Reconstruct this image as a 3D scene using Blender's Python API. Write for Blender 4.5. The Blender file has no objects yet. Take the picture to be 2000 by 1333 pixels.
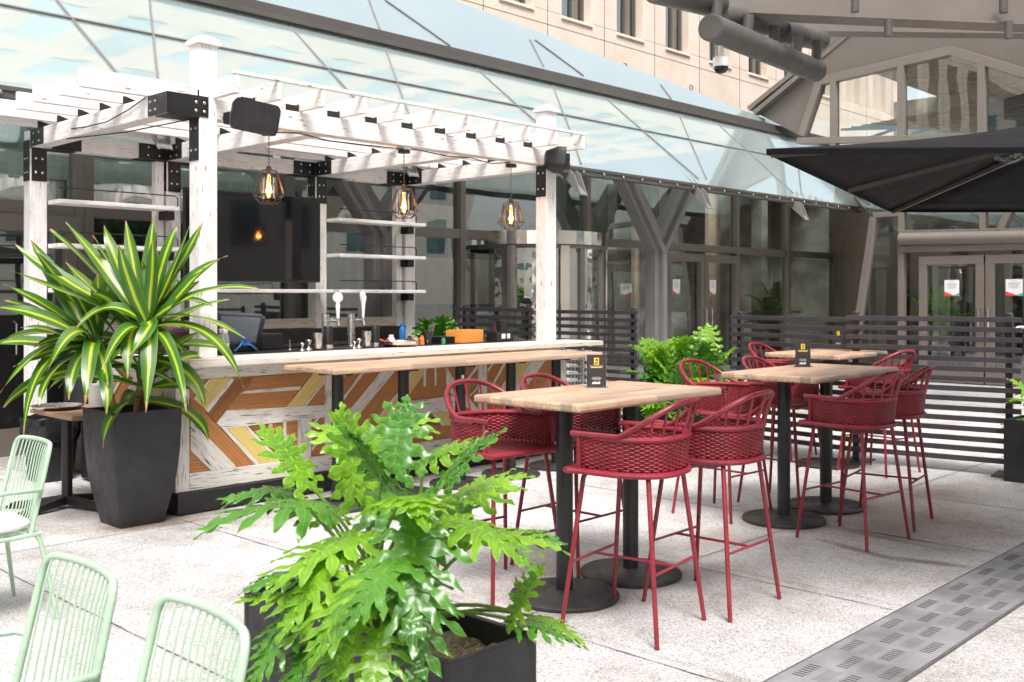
import bpy, bmesh, math, random
from mathutils import Vector, Matrix
C = bpy.context; D = bpy.data
R = math.radians; PI = math.pi
scn = C.scene
# ------------------------------------------------------------------ camera, world, sun, exposure
# world X runs along the bar, world Y runs away from it; the camera stands at the origin, eye at 1.65 m
H = 1.65; CU, SU = 0.6897, 0.7241
cam_d = D.cameras.new('camera'); cam = D.objects.new('camera', cam_d); scn.collection.objects.link(cam)
cam.location = (0, 0, H)
cam.rotation_euler = (R(90), 0, math.atan2(CU, SU) - PI/2)
cam_d.sensor_width = 36; cam_d.lens = 36.0
cam_d.shift_y = -88.5/2000
cam_d.clip_start = 0.05; cam_d.clip_end = 500
cam_d.dof.use_dof = True; cam_d.dof.focus_distance = 6.4; cam_d.dof.aperture_fstop = 5.0
scn.camera = cam
w = D.worlds.new('World'); scn.world = w; w.use_nodes = True
nt = w.node_tree; bg = nt.nodes['Background']
sky = nt.nodes.new('ShaderNodeTexSky'); sky.sky_type = 'NISHITA'; sky.sun_disc = False
SUN_EL, SUN_AZ = R(58), R(215)
sky.sun_elevation = SUN_EL; sky.sun_rotation = SUN_AZ
sky.air_density = 1.0; sky.dust_density = 4.0; sky.ozone_density = 1.0
hs = nt.nodes.new('ShaderNodeHueSaturation'); hs.inputs['Saturation'].default_value = 0.38
nt.links.new(sky.outputs[0], hs.inputs['Color']); nt.links.new(hs.outputs[0], bg.inputs['Color'])
bg.inputs['Strength'].default_value = 0.15
sd = D.lights.new('sun', 'SUN'); sun = D.objects.new('sun', sd); scn.collection.objects.link(sun)
sd.energy = 1.6; sd.angle = R(20); sd.color = (1.0, 0.965, 0.92)
dirv = Vector((math.sin(SUN_AZ)*math.cos(SUN_EL), math.cos(SUN_AZ)*math.cos(SUN_EL), math.sin(SUN_EL)))
sun.rotation_euler = dirv.to_track_quat('Z', 'Y').to_euler()
scn.view_settings.view_transform = 'Standard'; scn.view_settings.look = 'None'
scn.view_settings.exposure = 1.15; scn.view_settings.gamma = 1.0
scn.render.resolution_x = 1024; scn.render.resolution_y = 682
scn.cycles.max_bounces = 8; scn.cycles.transparent_max_bounces = 16

# ------------------------------------------------------------------ helpers
def dray(px, py):
    a = (px-1000)/2000.
    return Vector((CU*a+SU, -SU*a+CU, -(py-578)/2000.))
def at(px, py, t): return Vector((0, 0, H)) + dray(px, py)*t
def onV(px, py, v): d = dray(px, py); return Vector((0, 0, H)) + d*(v/d.y)
def onU(px, py, u): d = dray(px, py); return Vector((0, 0, H)) + d*(u/d.x)
def onZ(px, py, z): d = dray(px, py); return Vector((0, 0, H)) + d*((z-H)/d.z)
RX = Vector((CU, -SU, 0)); FW = Vector((SU, CU, 0))      # right and forward of the viewer, level

def empty(name, loc=(0, 0, 0), rz=0, label=None, cat=None, group=None):
    o = D.objects.new(name, None); scn.collection.objects.link(o)
    o.location = loc; o.rotation_euler = (0, 0, rz); o.empty_display_size = .2
    tag(o, label, cat, group); return o
def tag(o, label=None, cat=None, group=None, kind=None):
    if label: o['label'] = label
    if cat: o['category'] = cat
    if group: o['group'] = group
    if kind: o['kind'] = kind
    return o
def copy_tree(o, parent=None):
    c = o.copy(); scn.collection.objects.link(c)
    if parent: c.parent = parent
    for ch in list(o.children): copy_tree(ch, c)
    return c

class MB:
    def __init__(s): s.v = []; s.f = []; s.m = []; s.uv = []; s.sm = []
    def poly(s, pts, m=0, uv=None, smooth=False):
        b = len(s.v); s.v += [tuple(p) for p in pts]; n = len(pts)
        s.f.append(list(range(b, b+n))); s.m.append(m); s.sm.append(smooth)
        s.uv.append(uv if uv else [(0, 0)]*n)
    def mesh(s, vs, fs, m=0, uvs=None, smooth=True):
        b = len(s.v); s.v += [tuple(p) for p in vs]
        for k, f in enumerate(fs):
            s.f.append([b+i for i in f]); s.m.append(m); s.sm.append(smooth)
            s.uv.append([uvs[i] for i in f] if uvs else [(0, 0)]*len(f))
    def box(s, x0, x1, y0, y1, z0, z1, m=0, ax=None, M4=None):
        if ax is None:
            d = (abs(x1-x0), abs(y1-y0), abs(z1-z0)); ax = d.index(max(d))
        vs = [(x, y, z) for z in (z0, z1) for y in (y0, y1) for x in (x0, x1)]
        fs = [(0, 2, 3, 1), (4, 5, 7, 6), (0, 1, 5, 4), (2, 6, 7, 3), (0, 4, 6, 2), (1, 3, 7, 5)]
        r1 = random.uniform(0, 9); r2 = random.uniform(0, 9)
        oth = [i for i in (0, 1, 2) if i != ax]
        uvs = [(p[ax]+r1, p[oth[0]]+p[oth[1]]+r2) for p in vs]
        if M4 is not None: vs = [M4 @ Vector(p) for p in vs]
        s.mesh(vs, fs, m, uvs, False)
    def bar(s, p0, p1, wd, dp, n=(0, 0, 1), m=0):
        """box along p0-p1, wide wd across n, deep dp along n"""
        p0 = Vector(p0); p1 = Vector(p1); x = (p1-p0); L = x.length; x.normalize()
        n = Vector(n); n = (n - x*n.dot(x)).normalized(); y = n.cross(x)
        M4 = Matrix((x, y, n)).transposed().to_4x4(); M4.translation = p0
        s.box(0, L, -wd/2, wd/2, -dp/2, dp/2, m, 0, M4)
    def tube(s, pts, r, n=8, m=0, closed=False, caps=True, flat=1.0, up=None):
        pts = [Vector(p) for p in pts]; N = len(pts); rs = r if isinstance(r, (list, tuple)) else [r]*N
        vs = []; prev = None; acc = 0; uvs = []
        for i, p in enumerate(pts):
            a = pts[(i-1) % N] if (closed or i > 0) else p
            b = pts[(i+1) % N] if (closed or i < N-1) else p
            t = (b-a).normalized()
            if prev is None:
                u0 = Vector(up) if up else (Vector((0, 0, 1)) if abs(t.z) < .9 else Vector((1, 0, 0)))
            else: u0 = prev
            if up: u0 = Vector(up)
            q = (u0 - t*u0.dot(t))
            if q.length < 1e-5: q = Vector((1, 0, 0)) - t*t.x
            q.normalize(); prev = q; w2 = t.cross(q)
            if i: acc += (p-pts[i-1]).length
            for k in range(n):
                an = 2*PI*k/n
                vs.append(p + q*math.cos(an)*rs[i] + w2*math.sin(an)*rs[i]*flat); uvs.append((acc, k/n))
        fs = []
        for i in range(N if closed else N-1):
            j = (i+1) % N
            for k in range(n): fs.append((i*n+k, i*n+(k+1) % n, j*n+(k+1) % n, j*n+k))
        if caps and not closed:
            fs.append(tuple(reversed(range(n)))); fs.append(tuple((N-1)*n+k for k in range(n)))
        s.mesh(vs, fs, m, uvs, True)
    def lathe(s, prof, c=(0, 0, 0), n=24, m=0, M4=None):
        vs = []; fs = []; c = Vector(c)
        for (r, z) in prof:
            for k in range(n):
                p = Vector((r*math.cos(2*PI*k/n), r*math.sin(2*PI*k/n), z))
                if M4 is not None: p = M4 @ p
                vs.append(c+p)
        for i in range(len(prof)-1):
            for k in range(n): fs.append((i*n+k, i*n+(k+1) % n, (i+1)*n+(k+1) % n, (i+1)*n+k))
        if prof[0][0] > 1e-4: fs.append(tuple(reversed(range(n))))
        if prof[-1][0] > 1e-4: fs.append(tuple((len(prof)-1)*n+k for k in range(n)))
        s.mesh(vs, fs, m, None, True)
    def prism(s, poly, a, m=0):
        """poly: list of 3d points, a: extrusion vector"""
        a = Vector(a); P = [Vector(p) for p in poly]; n = len(P)
        s.mesh(P+[p+a for p in P], [tuple(range(n)), tuple(reversed(range(n, 2*n)))]+[(i, i+n, (i+1) % n+n, (i+1) % n) for i in range(n)], m, None, False)
    def build(s, name, mats, parent=None, bevel=0, local=False, loc=None, autosm=True):
        me = D.meshes.new(name)
        off = Vector((0, 0, 0))
        if parent is not None and not local:
            q = parent
            while q is not None: off += Vector(q.location); q = q.parent
        if loc is not None: off = Vector(loc)
        me.from_pydata([tuple(Vector(p)-off) for p in s.v], [], s.f)
        if not isinstance(mats, (list, tuple)): mats = [mats]
        for mm in mats: me.materials.append(mm)
        me.polygons.foreach_set('material_index', s.m)
        me.polygons.foreach_set('use_smooth', s.sm)
        ul = me.uv_layers.new(name='UVMap'); flat = []
        for u in s.uv:
            for q in u: flat += [q[0], q[1]]
        ul.data.foreach_set('uv', flat)
        bm = bmesh.new(); bm.from_mesh(me); bmesh.ops.recalc_face_normals(bm, faces=bm.faces) ; bm.to_mesh(me); bm.free()
        o = D.objects.new(name, me); scn.collection.objects.link(o)
        if parent is not None: o.parent = parent
        if loc is not None: o.location = loc
        if bevel:
            b = o.modifiers.new('bevel', 'BEVEL'); b.width = bevel; b.segments = 2; b.limit_method = 'ANGLE'; b.angle_limit = R(35)
        if autosm and any(s.sm):
            try:
                me.set_sharp_from_angle(angle=R(40))
            except Exception: pass
        return o

# ------------------------------------------------------------------ materials
def nodes(name):
    m = D.materials.new(name); m.use_nodes = True
    return m, m.node_tree, m.node_tree.nodes['Principled BSDF']
def N(nt, t, **kw):
    n = nt.nodes.new(t)
    for k, v in kw.items():
        if k in n.inputs: n.inputs[k].default_value = v
        else: setattr(n, k, v)
    return n
def ramp(nt, fac, stops, interp='LINEAR'):
    r = nt.nodes.new('ShaderNodeValToRGB'); r.color_ramp.interpolation = interp
    e = r.color_ramp.elements
    while len(e) < len(stops): e.new(0.5)
    for i, (p, c) in enumerate(stops):
        e[i].position = p; e[i].color = (*c, 1) if len(c) == 3 else c
    nt.links.new(fac, r.inputs[0]); return r
def mixc(nt, fac, a, b, mode='MIX'):
    x = nt.nodes.new('ShaderNodeMix'); x.data_type = 'RGBA'; x.blend_type = mode
    for s, v in ((0, fac), (6, a), (7, b)):
        if hasattr(v, 'links'): nt.links.new(v, x.inputs[s])
        else: x.inputs[s].default_value = v if s == 0 else (*v, 1)
    return x.outputs[2]
def coords(nt, kind='Object', scale=(1, 1, 1)):
    tc = nt.nodes.new('ShaderNodeTexCoord'); mp = nt.nodes.new('ShaderNodeMapping')
    mp.inputs['Scale'].default_value = scale
    nt.links.new(tc.outputs[kind], mp.inputs[0]); return mp.outputs[0]
def noise(nt, vec, scale, detail=4, rough=.55):
    n = nt.nodes.new('ShaderNodeTexNoise'); nt.links.new(vec, n.inputs['Vector'])
    n.inputs['Scale'].default_value = scale; n.inputs['Detail'].default_value = detail; n.inputs['Roughness'].default_value = rough
    return n.outputs[0]
def bump(nt, b, h, strength=.3, dist=.01):
    x = nt.nodes.new('ShaderNodeBump'); x.inputs['Strength'].default_value = strength; x.inputs['Distance'].default_value = dist
    nt.links.new(h, x.inputs['Height']); nt.links.new(x.outputs[0], b.inputs['Normal'])

def plain(name, col, rough=.5, metal=0, var=.15, vs=6, bp=0, bs=60, spec=.5, kind='Object', scale=(1, 1, 1), rvar=.1):
    m, nt, b = nodes(name); v = coords(nt, kind, scale)
    n = noise(nt, v, vs, 5)
    r = ramp(nt, n, [(.3, tuple(c*(1-var) for c in col)), (.7, tuple(min(1, c*(1+var)) for c in col))])
    nt.links.new(r.outputs[0], b.inputs['Base Color'])
    b.inputs['Metallic'].default_value = metal; b.inputs['Specular IOR Level'].default_value = spec
    rr = ramp(nt, noise(nt, v, vs*3, 3), [(.3, (max(0, rough-rvar),)*3), (.7, (min(1, rough+rvar),)*3)])
    nt.links.new(rr.outputs[0], b.inputs['Roughness'])
    if bp: bump(nt, b, noise(nt, v, bs, 3), bp)
    return m
def vary(m, lo=.84, hi=1.14, wear=.80):
    nt = m.node_tree; b = nt.nodes['Principled BSDF']; src = b.inputs['Base Color'].links[0].from_socket
    oi = nt.nodes.new('ShaderNodeObjectInfo'); r = ramp(nt, oi.outputs['Random'], [(0, (lo, lo, lo)), (1, (hi, hi*.98, hi*1.02))])
    wr_ = ramp(nt, noise(nt, coords(nt, 'Object'), 9, 5, .7), [(.38, (wear,)*3), (.60, (1.05,)*3)])
    nt.links.new(mixc(nt, 1.0, mixc(nt, 1.0, src, r.outputs[0], 'MULTIPLY'), wr_.outputs[0], 'MULTIPLY'), b.inputs['Base Color'])
def emit(name, col, st):
    m, nt, b = nodes(name); b.inputs['Base Color'].default_value = (*col, 1)
    b.inputs['Emission Color'].default_value = (*col, 1); b.inputs['Emission Strength'].default_value = st
    return m
def whitewood(name='whitewashed_wood', base=(.76, .73, .68), stain=(.50, .40, .30), crack=(.10, .07, .05), amt=.5, crk=.40, kn_=.10):
    m, nt, b = nodes(name)
    v = coords(nt, 'UV', (1.2, 14, 1)); v2 = coords(nt, 'UV', (3.5, 60, 1)); v3 = coords(nt, 'UV', (1, 1.6, 1))
    g = ramp(nt, noise(nt, v, 3, 6, .6), [(.30, tuple(c*.80 for c in base)), (.55, base)])
    st = ramp(nt, noise(nt, v3, 2.6, 4), [(.55, (0, 0, 0)), (.78, (amt,)*3)])
    c1 = mixc(nt, st.outputs[0], g.outputs[0], stain)
    ck = ramp(nt, noise(nt, v2, 1.6, 3, .5), [(crk-.045, (1, 1, 1)), (crk, (0, 0, 0))])
    kn = nt.nodes.new('ShaderNodeTexVoronoi'); nt.links.new(coords(nt, 'UV', (3.1, 9, 1)), kn.inputs['Vector']); kn.inputs['Scale'].default_value = 1.0
    kr = ramp(nt, kn.outputs['Distance'], [(.045, (.8,)*3), (.10, (0, 0, 0))])
    mm = nt.nodes.new('ShaderNodeMath'); mm.operation = 'MAXIMUM'
    nt.links.new(ck.outputs[0], mm.inputs[0]); nt.links.new(kr.outputs[0], mm.inputs[1])
    c2 = mixc(nt, mm.outputs[0], c1, crack)
    nt.links.new(c2, b.inputs['Base Color']); b.inputs['Roughness'].default_value = .62
    bump(nt, b, noise(nt, v2, 2, 3), .25, .004); return m
def grainwood(name, a, c, rough=.5, sx=1.0, sy=16):
    m, nt, b = nodes(name)
    v = coords(nt, 'UV', (sx, sy, 1)); n = noise(nt, v, 2.4, 6, .62)
    wv = nt.nodes.new('ShaderNodeTexWave'); wv.bands_direction = 'Y'; nt.links.new(coords(nt, 'UV', (.6, 9, 1)), wv.inputs['Vector'])
    wv.inputs['Scale'].default_value = 1.6; wv.inputs['Distortion'].default_value = 7; wv.inputs['Detail'].default_value = 3
    r = ramp(nt, n, [(.28, a), (.68, c)])
    o = mixc(nt, .35, r.outputs[0], mixc(nt, wv.outputs[0], a, c))
    nt.links.new(o, b.inputs['Base Color']); b.inputs['Roughness'].default_value = rough
    bump(nt, b, n, .15, .003); return m

def block_wood(name='butcher_block', ax=0):
    """lumber strips glued side by side"""
    m, nt, b = nodes(name); tc = nt.nodes.new('ShaderNodeTexCoord')
    br = nt.nodes.new('ShaderNodeTexBrick'); mp = nt.nodes.new('ShaderNodeMapping')
    if ax: mp.inputs['Rotation'].default_value = (0, 0, PI/2)
    nt.links.new(tc.outputs['Object'], mp.inputs[0]); nt.links.new(mp.outputs[0], br.inputs['Vector'])
    br.inputs['Scale'].default_value = 1; br.inputs['Brick Width'].default_value = .62; br.inputs['Row Height'].default_value = .085
    br.inputs['Mortar Size'].default_value = .0008; br.inputs['Color1'].default_value = (0, 0, 0, 1); br.inputs['Color2'].default_value = (1, 1, 1, 1)
    br.inputs['Mortar'].default_value = (.3, .3, .3, 1); br.offset = .37
    r = ramp(nt, br.outputs[0], [(0, (.40, .26, .17)), (.35, (.62, .44, .31)), (.7, (.52, .36, .27)), (1, (.34, .26, .20))])
    v = coords(nt, 'Object', (1.5, 26, 26) if not ax else (26, 1.5, 26))
    g = ramp(nt, noise(nt, v, 2.0, 6, .65), [(.3, (.62, .56, .52)), (.62, (1.15, 1.10, 1.05))])
    o = mixc(nt, 1.0, r.outputs[0], g.outputs[0], 'MULTIPLY')
    st = ramp(nt, noise(nt, coords(nt, 'Object', (3, 9, 3)), 2.2, 4), [(.58, (0, 0, 0)), (.75, (.55,)*3)])
    o = mixc(nt, st.outputs[0], o, (.30, .21, .17))
    nt.links.new(o, b.inputs['Base Color']); b.inputs['Roughness'].default_value = .42
    b.inputs['Coat Weight'].default_value = .15; b.inputs['Coat Roughness'].default_value = .3
    return m

def glassmat(name, tint=(.80, .86, .84), refl=.0, rough=.01, bstr=.02, bscale=.5, dark=0):
    m, nt, b = nodes(name); nt.nodes.remove(b); out = nt.nodes['Material Output']
    tr = N(nt, 'ShaderNodeBsdfTransparent'); tr.inputs[0].default_value = (*tint, 1)
    gl = N(nt, 'ShaderNodeBsdfGlossy'); gl.inputs['Roughness'].default_value = rough; gl.inputs[0].default_value = (.95, 1, .98, 1)
    fr = N(nt, 'ShaderNodeFresnel'); fr.inputs[0].default_value = 1.52
    ma = N(nt, 'ShaderNodeMath', operation='MULTIPLY_ADD'); ma.inputs[1].default_value = 1.35; ma.inputs[2].default_value = refl; ma.use_clamp = True
    nt.links.new(fr.outputs[0], ma.inputs[0])
    mx = N(nt, 'ShaderNodeMixShader'); nt.links.new(ma.outputs[0], mx.inputs[0])
    nt.links.new(tr.outputs[0], mx.inputs[1]); nt.links.new(gl.outputs[0], mx.inputs[2]); nt.links.new(mx.outputs[0], out.inputs[0])
    bp = N(nt, 'ShaderNodeBump'); bp.inputs['Strength'].default_value = bstr; bp.inputs['Distance'].default_value = .5
    nt.links.new(noise(nt, coords(nt, 'Object'), bscale, 2), bp.inputs['Height']); nt.links.new(bp.outputs[0], gl.inputs['Normal'])
    return m
def canopyglass(name):
    m, nt, b = nodes(name); nt.nodes.remove(b); out = nt.nodes['Material Output']
    v = coords(nt, 'Object')
    df = N(nt, 'ShaderNodeBsdfDiffuse')
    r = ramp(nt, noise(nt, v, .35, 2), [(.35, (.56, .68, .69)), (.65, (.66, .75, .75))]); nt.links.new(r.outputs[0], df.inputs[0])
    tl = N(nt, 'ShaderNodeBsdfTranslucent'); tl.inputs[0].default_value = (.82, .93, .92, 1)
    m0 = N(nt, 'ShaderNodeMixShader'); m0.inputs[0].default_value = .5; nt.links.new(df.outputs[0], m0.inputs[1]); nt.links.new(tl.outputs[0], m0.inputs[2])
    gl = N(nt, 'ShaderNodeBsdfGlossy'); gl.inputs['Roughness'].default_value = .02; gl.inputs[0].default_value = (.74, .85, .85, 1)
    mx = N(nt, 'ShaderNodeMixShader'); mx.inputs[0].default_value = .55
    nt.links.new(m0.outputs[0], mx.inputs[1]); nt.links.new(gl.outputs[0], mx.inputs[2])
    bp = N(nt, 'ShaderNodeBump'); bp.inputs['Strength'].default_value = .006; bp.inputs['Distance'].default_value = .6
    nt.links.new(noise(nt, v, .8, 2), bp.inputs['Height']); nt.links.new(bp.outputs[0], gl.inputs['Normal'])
    nt.links.new(mx.outputs[0], out.inputs[0]); return m

def leafmat(name, a, c, tip=None, tr=.35, rough=.35, kind='Object'):
    m, nt, b = nodes(name); out = nt.nodes['Material Output']
    v = coords(nt, kind); n = noise(nt, v, 3.2, 3)
    r = ramp(nt, n, [(.3, a), (.72, c)])
    uvv = N(nt, 'ShaderNodeSeparateXYZ'); tcc = nt.nodes.new('ShaderNodeTexCoord'); nt.links.new(tcc.outputs['UV'], uvv.inputs[0])
    # vein lines: uv.x = distance across the lobe (0 = rib)
    vr = ramp(nt, uvv.outputs[0], [(.0, (.6,)*3), (.07, (0, 0, 0))])
    col = mixc(nt, vr.outputs[0], r.outputs[0], tuple(min(1, x*1.6+.02) for x in c))
    er = ramp(nt, uvv.outputs[0], [(.72, (0, 0, 0)), (1.0, (.8,)*3)])
    col = mixc(nt, er.outputs[0], col, tuple(min(1, x*1.35) for x in c))
    nt.links.new(col, b.inputs['Base Color']); b.inputs['Roughness'].default_value = rough; b.inputs['Specular IOR Level'].default_value = .6
    tl = N(nt, 'ShaderNodeBsdfTranslucent')
    tcol = mixc(nt, 1.0, col, (1.5, 1.6, .7), 'MULTIPLY'); nt.links.new(tcol, tl.inputs[0])
    mx = N(nt, 'ShaderNodeMixShader'); mx.inputs[0].default_value = tr
    nt.links.new(b.outputs[0], mx.inputs[1]); nt.links.new(tl.outputs[0], mx.inputs[2]); nt.links.new(mx.outputs[0], out.inputs[0])
    return m
def strapmat(name):
    """long leaf with yellow band down the middle, green margins, scorched tip; uv = (across, along)"""
    m, nt, b = nodes(name); out = nt.nodes['Material Output']
    tc = nt.nodes.new('ShaderNodeTexCoord'); sp = N(nt, 'ShaderNodeSeparateXYZ'); nt.links.new(tc.outputs['UV'], sp.inputs[0])
    ob = coords(nt, 'Object')
    wob = noise(nt, ob, 4, 2); ad = N(nt, 'ShaderNodeMath', operation='MULTIPLY_ADD'); ad.inputs[1].default_value = .14
    nt.links.new(wob, ad.inputs[0]); nt.links.new(sp.outputs[0], ad.inputs[2])
    r = ramp(nt, ad.outputs[0], [(.05, (.22, .36, .05)), (.10, (.045, .15, .02)), (.34, (.030, .115, .012)), (.44, (.07, .21, .015)), (.49, (.44, .52, .02)), (.62, (.60, .62, .05)), (.67, (.07, .21, .015)), (.95, (.025, .10, .012))])
    st = ramp(nt, noise(nt, coords(nt, 'UV', (38, .8, 1)), 1.0, 2), [(.45, (0, 0, 0)), (.66, (.45,)*3)])
    col = mixc(nt, st.outputs[0], r.outputs[0], (.12, .27, .02))
    pale = ramp(nt, noise(nt, ob, 1.7, 1), [(.52, (0, 0, 0)), (.75, (.35,)*3)])
    col = mixc(nt, pale.outputs[0], col, (.42, .48, .16))
    tw_ = N(nt, 'ShaderNodeMath', operation='MULTIPLY_ADD'); tw_.inputs[1].default_value = .09; nt.links.new(noise(nt, ob, 7, 3), tw_.inputs[0]); nt.links.new(sp.outputs[1], tw_.inputs[2])
    tp = ramp(nt, tw_.outputs[0], [(1.035, (0, 0, 0)), (1.06, (1, 1, 1))] if False else [(.995, (0, 0, 0)), (1.0, (.85,)*3)])
    col = mixc(nt, tp.outputs[0], col, (.45, .25, .12))
    nt.links.new(col, b.inputs['Base Color']); b.inputs['Roughness'].default_value = .30; b.inputs['Specular IOR Level'].default_value = .6
    tl = N(nt, 'ShaderNodeBsdfTranslucent'); nt.links.new(col, tl.inputs[0])
    mx = N(nt, 'ShaderNodeMixShader'); mx.inputs[0].default_value = .3
    nt.links.new(b.outputs[0], mx.inputs[1]); nt.links.new(tl.outputs[0], mx.inputs[2]); nt.links.new(mx.outputs[0], out.inputs[0])
    return m

M = {}
M['white'] = whitewood('whitewashed_wood', (.80, .78, .75), (.58, .48, .38), (.20, .15, .11), .42, .352)
M['whitepanel'] = whitewood('cracked_white_board', (.70, .67, .62), (.42, .32, .24), (.11, .085, .07), .6, .40)
M['counter'] = whitewood('pale_counter_wood', (.66, .57, .50), (.42, .30, .22), (.20, .15, .12), .5, .37)
M['orange'] = grainwood('amber_stained_wood', (.29, .105, .03), (.52, .23, .075))
M['brown'] = grainwood('brown_stained_wood', (.16, .06, .02), (.34, .135, .04))
M['yellow'] = grainwood('yellow_stained_wood', (.56, .40, .12), (.74, .58, .22))
M['block'] = block_wood()
M['black'] = plain('black_painted_metal', (.012, .011, .012), .42, 0, .3, 8, .05, 90)
M['blackbase'] = plain('worn_black_cast_iron', (.028, .026, .028), .48, 0, .5, 9, .15, 50)
M['planter'] = plain('matte_black_planter', (.018, .017, .020), .5, 0, .35, 5, .12, 40)
M['fence'] = plain('dark_plum_metal', (.045, .037, .045), .42, 0, .2, 4)
M['red'] = plain('raspberry_wicker', (.235, .018, .028), .40, 0, .22, 12, .1, 150)
M['mint'] = plain('mint_painted_metal', (.37, .51, .37), .38, 0, .05, 6)
M['cushion'] = plain('white_cushion_cloth', (.82, .80, .80), .9, 0, .04, 8, .3, 120)
M['bronze'] = plain('taupe_painted_metal', (.165, .142, .124), .42, 0, .08, 1.5)
M['bronzedark'] = plain('dark_taupe_metal', (.088, .080, .072), .42, 0, .12, 1.5)
M['greymetal'] = plain('grey_structural_metal', (.20, .19, .19), .4, 0, .1, 2)
M['steel'] = plain('brushed_steel', (.62, .60, .57), .25, 1, .1, 9)
M['chrome'] = plain('polished_chrome', (.92, .88, .82), .10, 1, .05, 3, rvar=.03)
M['glass'] = glassmat('window_glass', refl=.20)
M['glassbright'] = glassmat('pavilion_glass', refl=.13, bstr=.012)
M['glasspale'] = glassmat('pale_upper_glass', (.97, 1, .99), .42, .03, .04, .8)
M['glassclear'] = glassmat('clear_glass', (.95, .97, .96), .0, .01, 0)
M['canopy'] = canopyglass('slanted_roof_glass')
M['stone'] = None
M['screen'] = plain('dark_glossy_screen', (.006, .006, .007), .05, 0, .2, 2, rvar=.02)
M['curtain'] = plain('pale_curtain', (.70, .90, .84), .8, 0, .10, 3)
M['curtaindark'] = plain('grey_green_curtain', (.20, .24, .19), .8, 0, .2, 3)
M['inner'] = plain('reflection_mottled_wall', (.15, .155, .13), .7, 0, .85, 1.1, kind='Object', scale=(.7, 1, 1.6))  # broad blotches in the colour imitate reflections in the glazing
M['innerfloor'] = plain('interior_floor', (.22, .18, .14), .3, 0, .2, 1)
M['soil'] = plain('bark_mulch', (.30, .22, .15), .9, 0, .75, 60, .8, 80)
M['leaf'] = leafmat('philodendron_leaf', (.045, .165, .010), (.27, .48, .035), rough=.33)
M['leafdark'] = leafmat('deep_green_leaf', (.028, .115, .012), (.10, .27, .025), tr=.2, rough=.27)
M['stem'] = plain('green_leaf_stalk', (.16, .28, .05), .45, 0, .25, 9)
M['strap'] = strapmat('striped_dracaena_leaf')
M['cane'] = plain('tan_dracaena_cane', (.30, .17, .08), .8, 0, .35, 30, .5, 60)
M['fabric'] = plain('black_umbrella_fabric', (.006, .005, .007), .85, 0, .15, 2, .2, 200, spec=.1)
M['fabric'].node_tree.nodes['Principled BSDF'].inputs['Sheen Weight'].default_value = .03
M['bulb'] = emit('glowing_filament', (1.0, .50, .12), 30)
M['amber'] = glassmat('amber_jar_glass', (1.0, .82, .60), .02, .02, 0)
M['cage'] = plain('dark_bronze_wire', (.07, .045, .04), .4, .3, .2, 6)
M['paper'] = plain('white_paper', (.80, .80, .80), .7, 0, .02, 5)
M['redink'] = plain('red_print', (.75, .05, .02), .6, 0, .05, 5)
M['teal'] = plain('teal_print', (.10, .45, .42), .6, 0, .05, 5)
M['yink'] = plain('yellow_print', (.80, .58, .03), .5, 0, .05, 5)
M['gink'] = plain('grey_print', (.45, .45, .45), .5, 0, .05, 5)
M['orangebox'] = grainwood('orange_varnished_wood', (.62, .20, .03), (.80, .32, .06))
M['blue'] = plain('blue_plastic', (.02, .16, .45), .4, 0, .1, 5)
M['plastic'] = glassmat('crumpled_clear_plastic', (.85, .83, .82), .15, .25, .6, 20)
M['maroon'] = plain('dark_maroon_enamel', (.035, .010, .018), .25, 0, .2, 5)
M['tealwin'] = plain('teal_office_glass', (.38, .50, .50), .2, 0, .35, .4)
M['whiteplastic'] = plain('white_plastic', (.75, .74, .72), .35, 0, .04, 5)

vary(M['red']); vary(M['white'], .96, 1.03, .95); vary(M['mint'], .95, 1.04, .93)
def stonemat():
    m, nt, b = nodes('pale_limestone'); v = coords(nt, 'Object')
    r = ramp(nt, noise(nt, v, 1.3, 6), [(.3, (.60, .49, .41)), (.7, (.70, .59, .50))])
    r2 = ramp(nt, noise(nt, coords(nt, 'Object', (1, 1, .3)), 22, 4), [(.3, (.92,)*3), (.7, (1.05,)*3)])
    c = mixc(nt, 1.0, r.outputs[0], r2.outputs[0], 'MULTIPLY')
    nt.links.new(c, b.inputs['Base Color']); b.inputs['Roughness'].default_value = .8; bump(nt, b, noise(nt, v, 30, 3), .15); return m
M['stone'] = stonemat()

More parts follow.
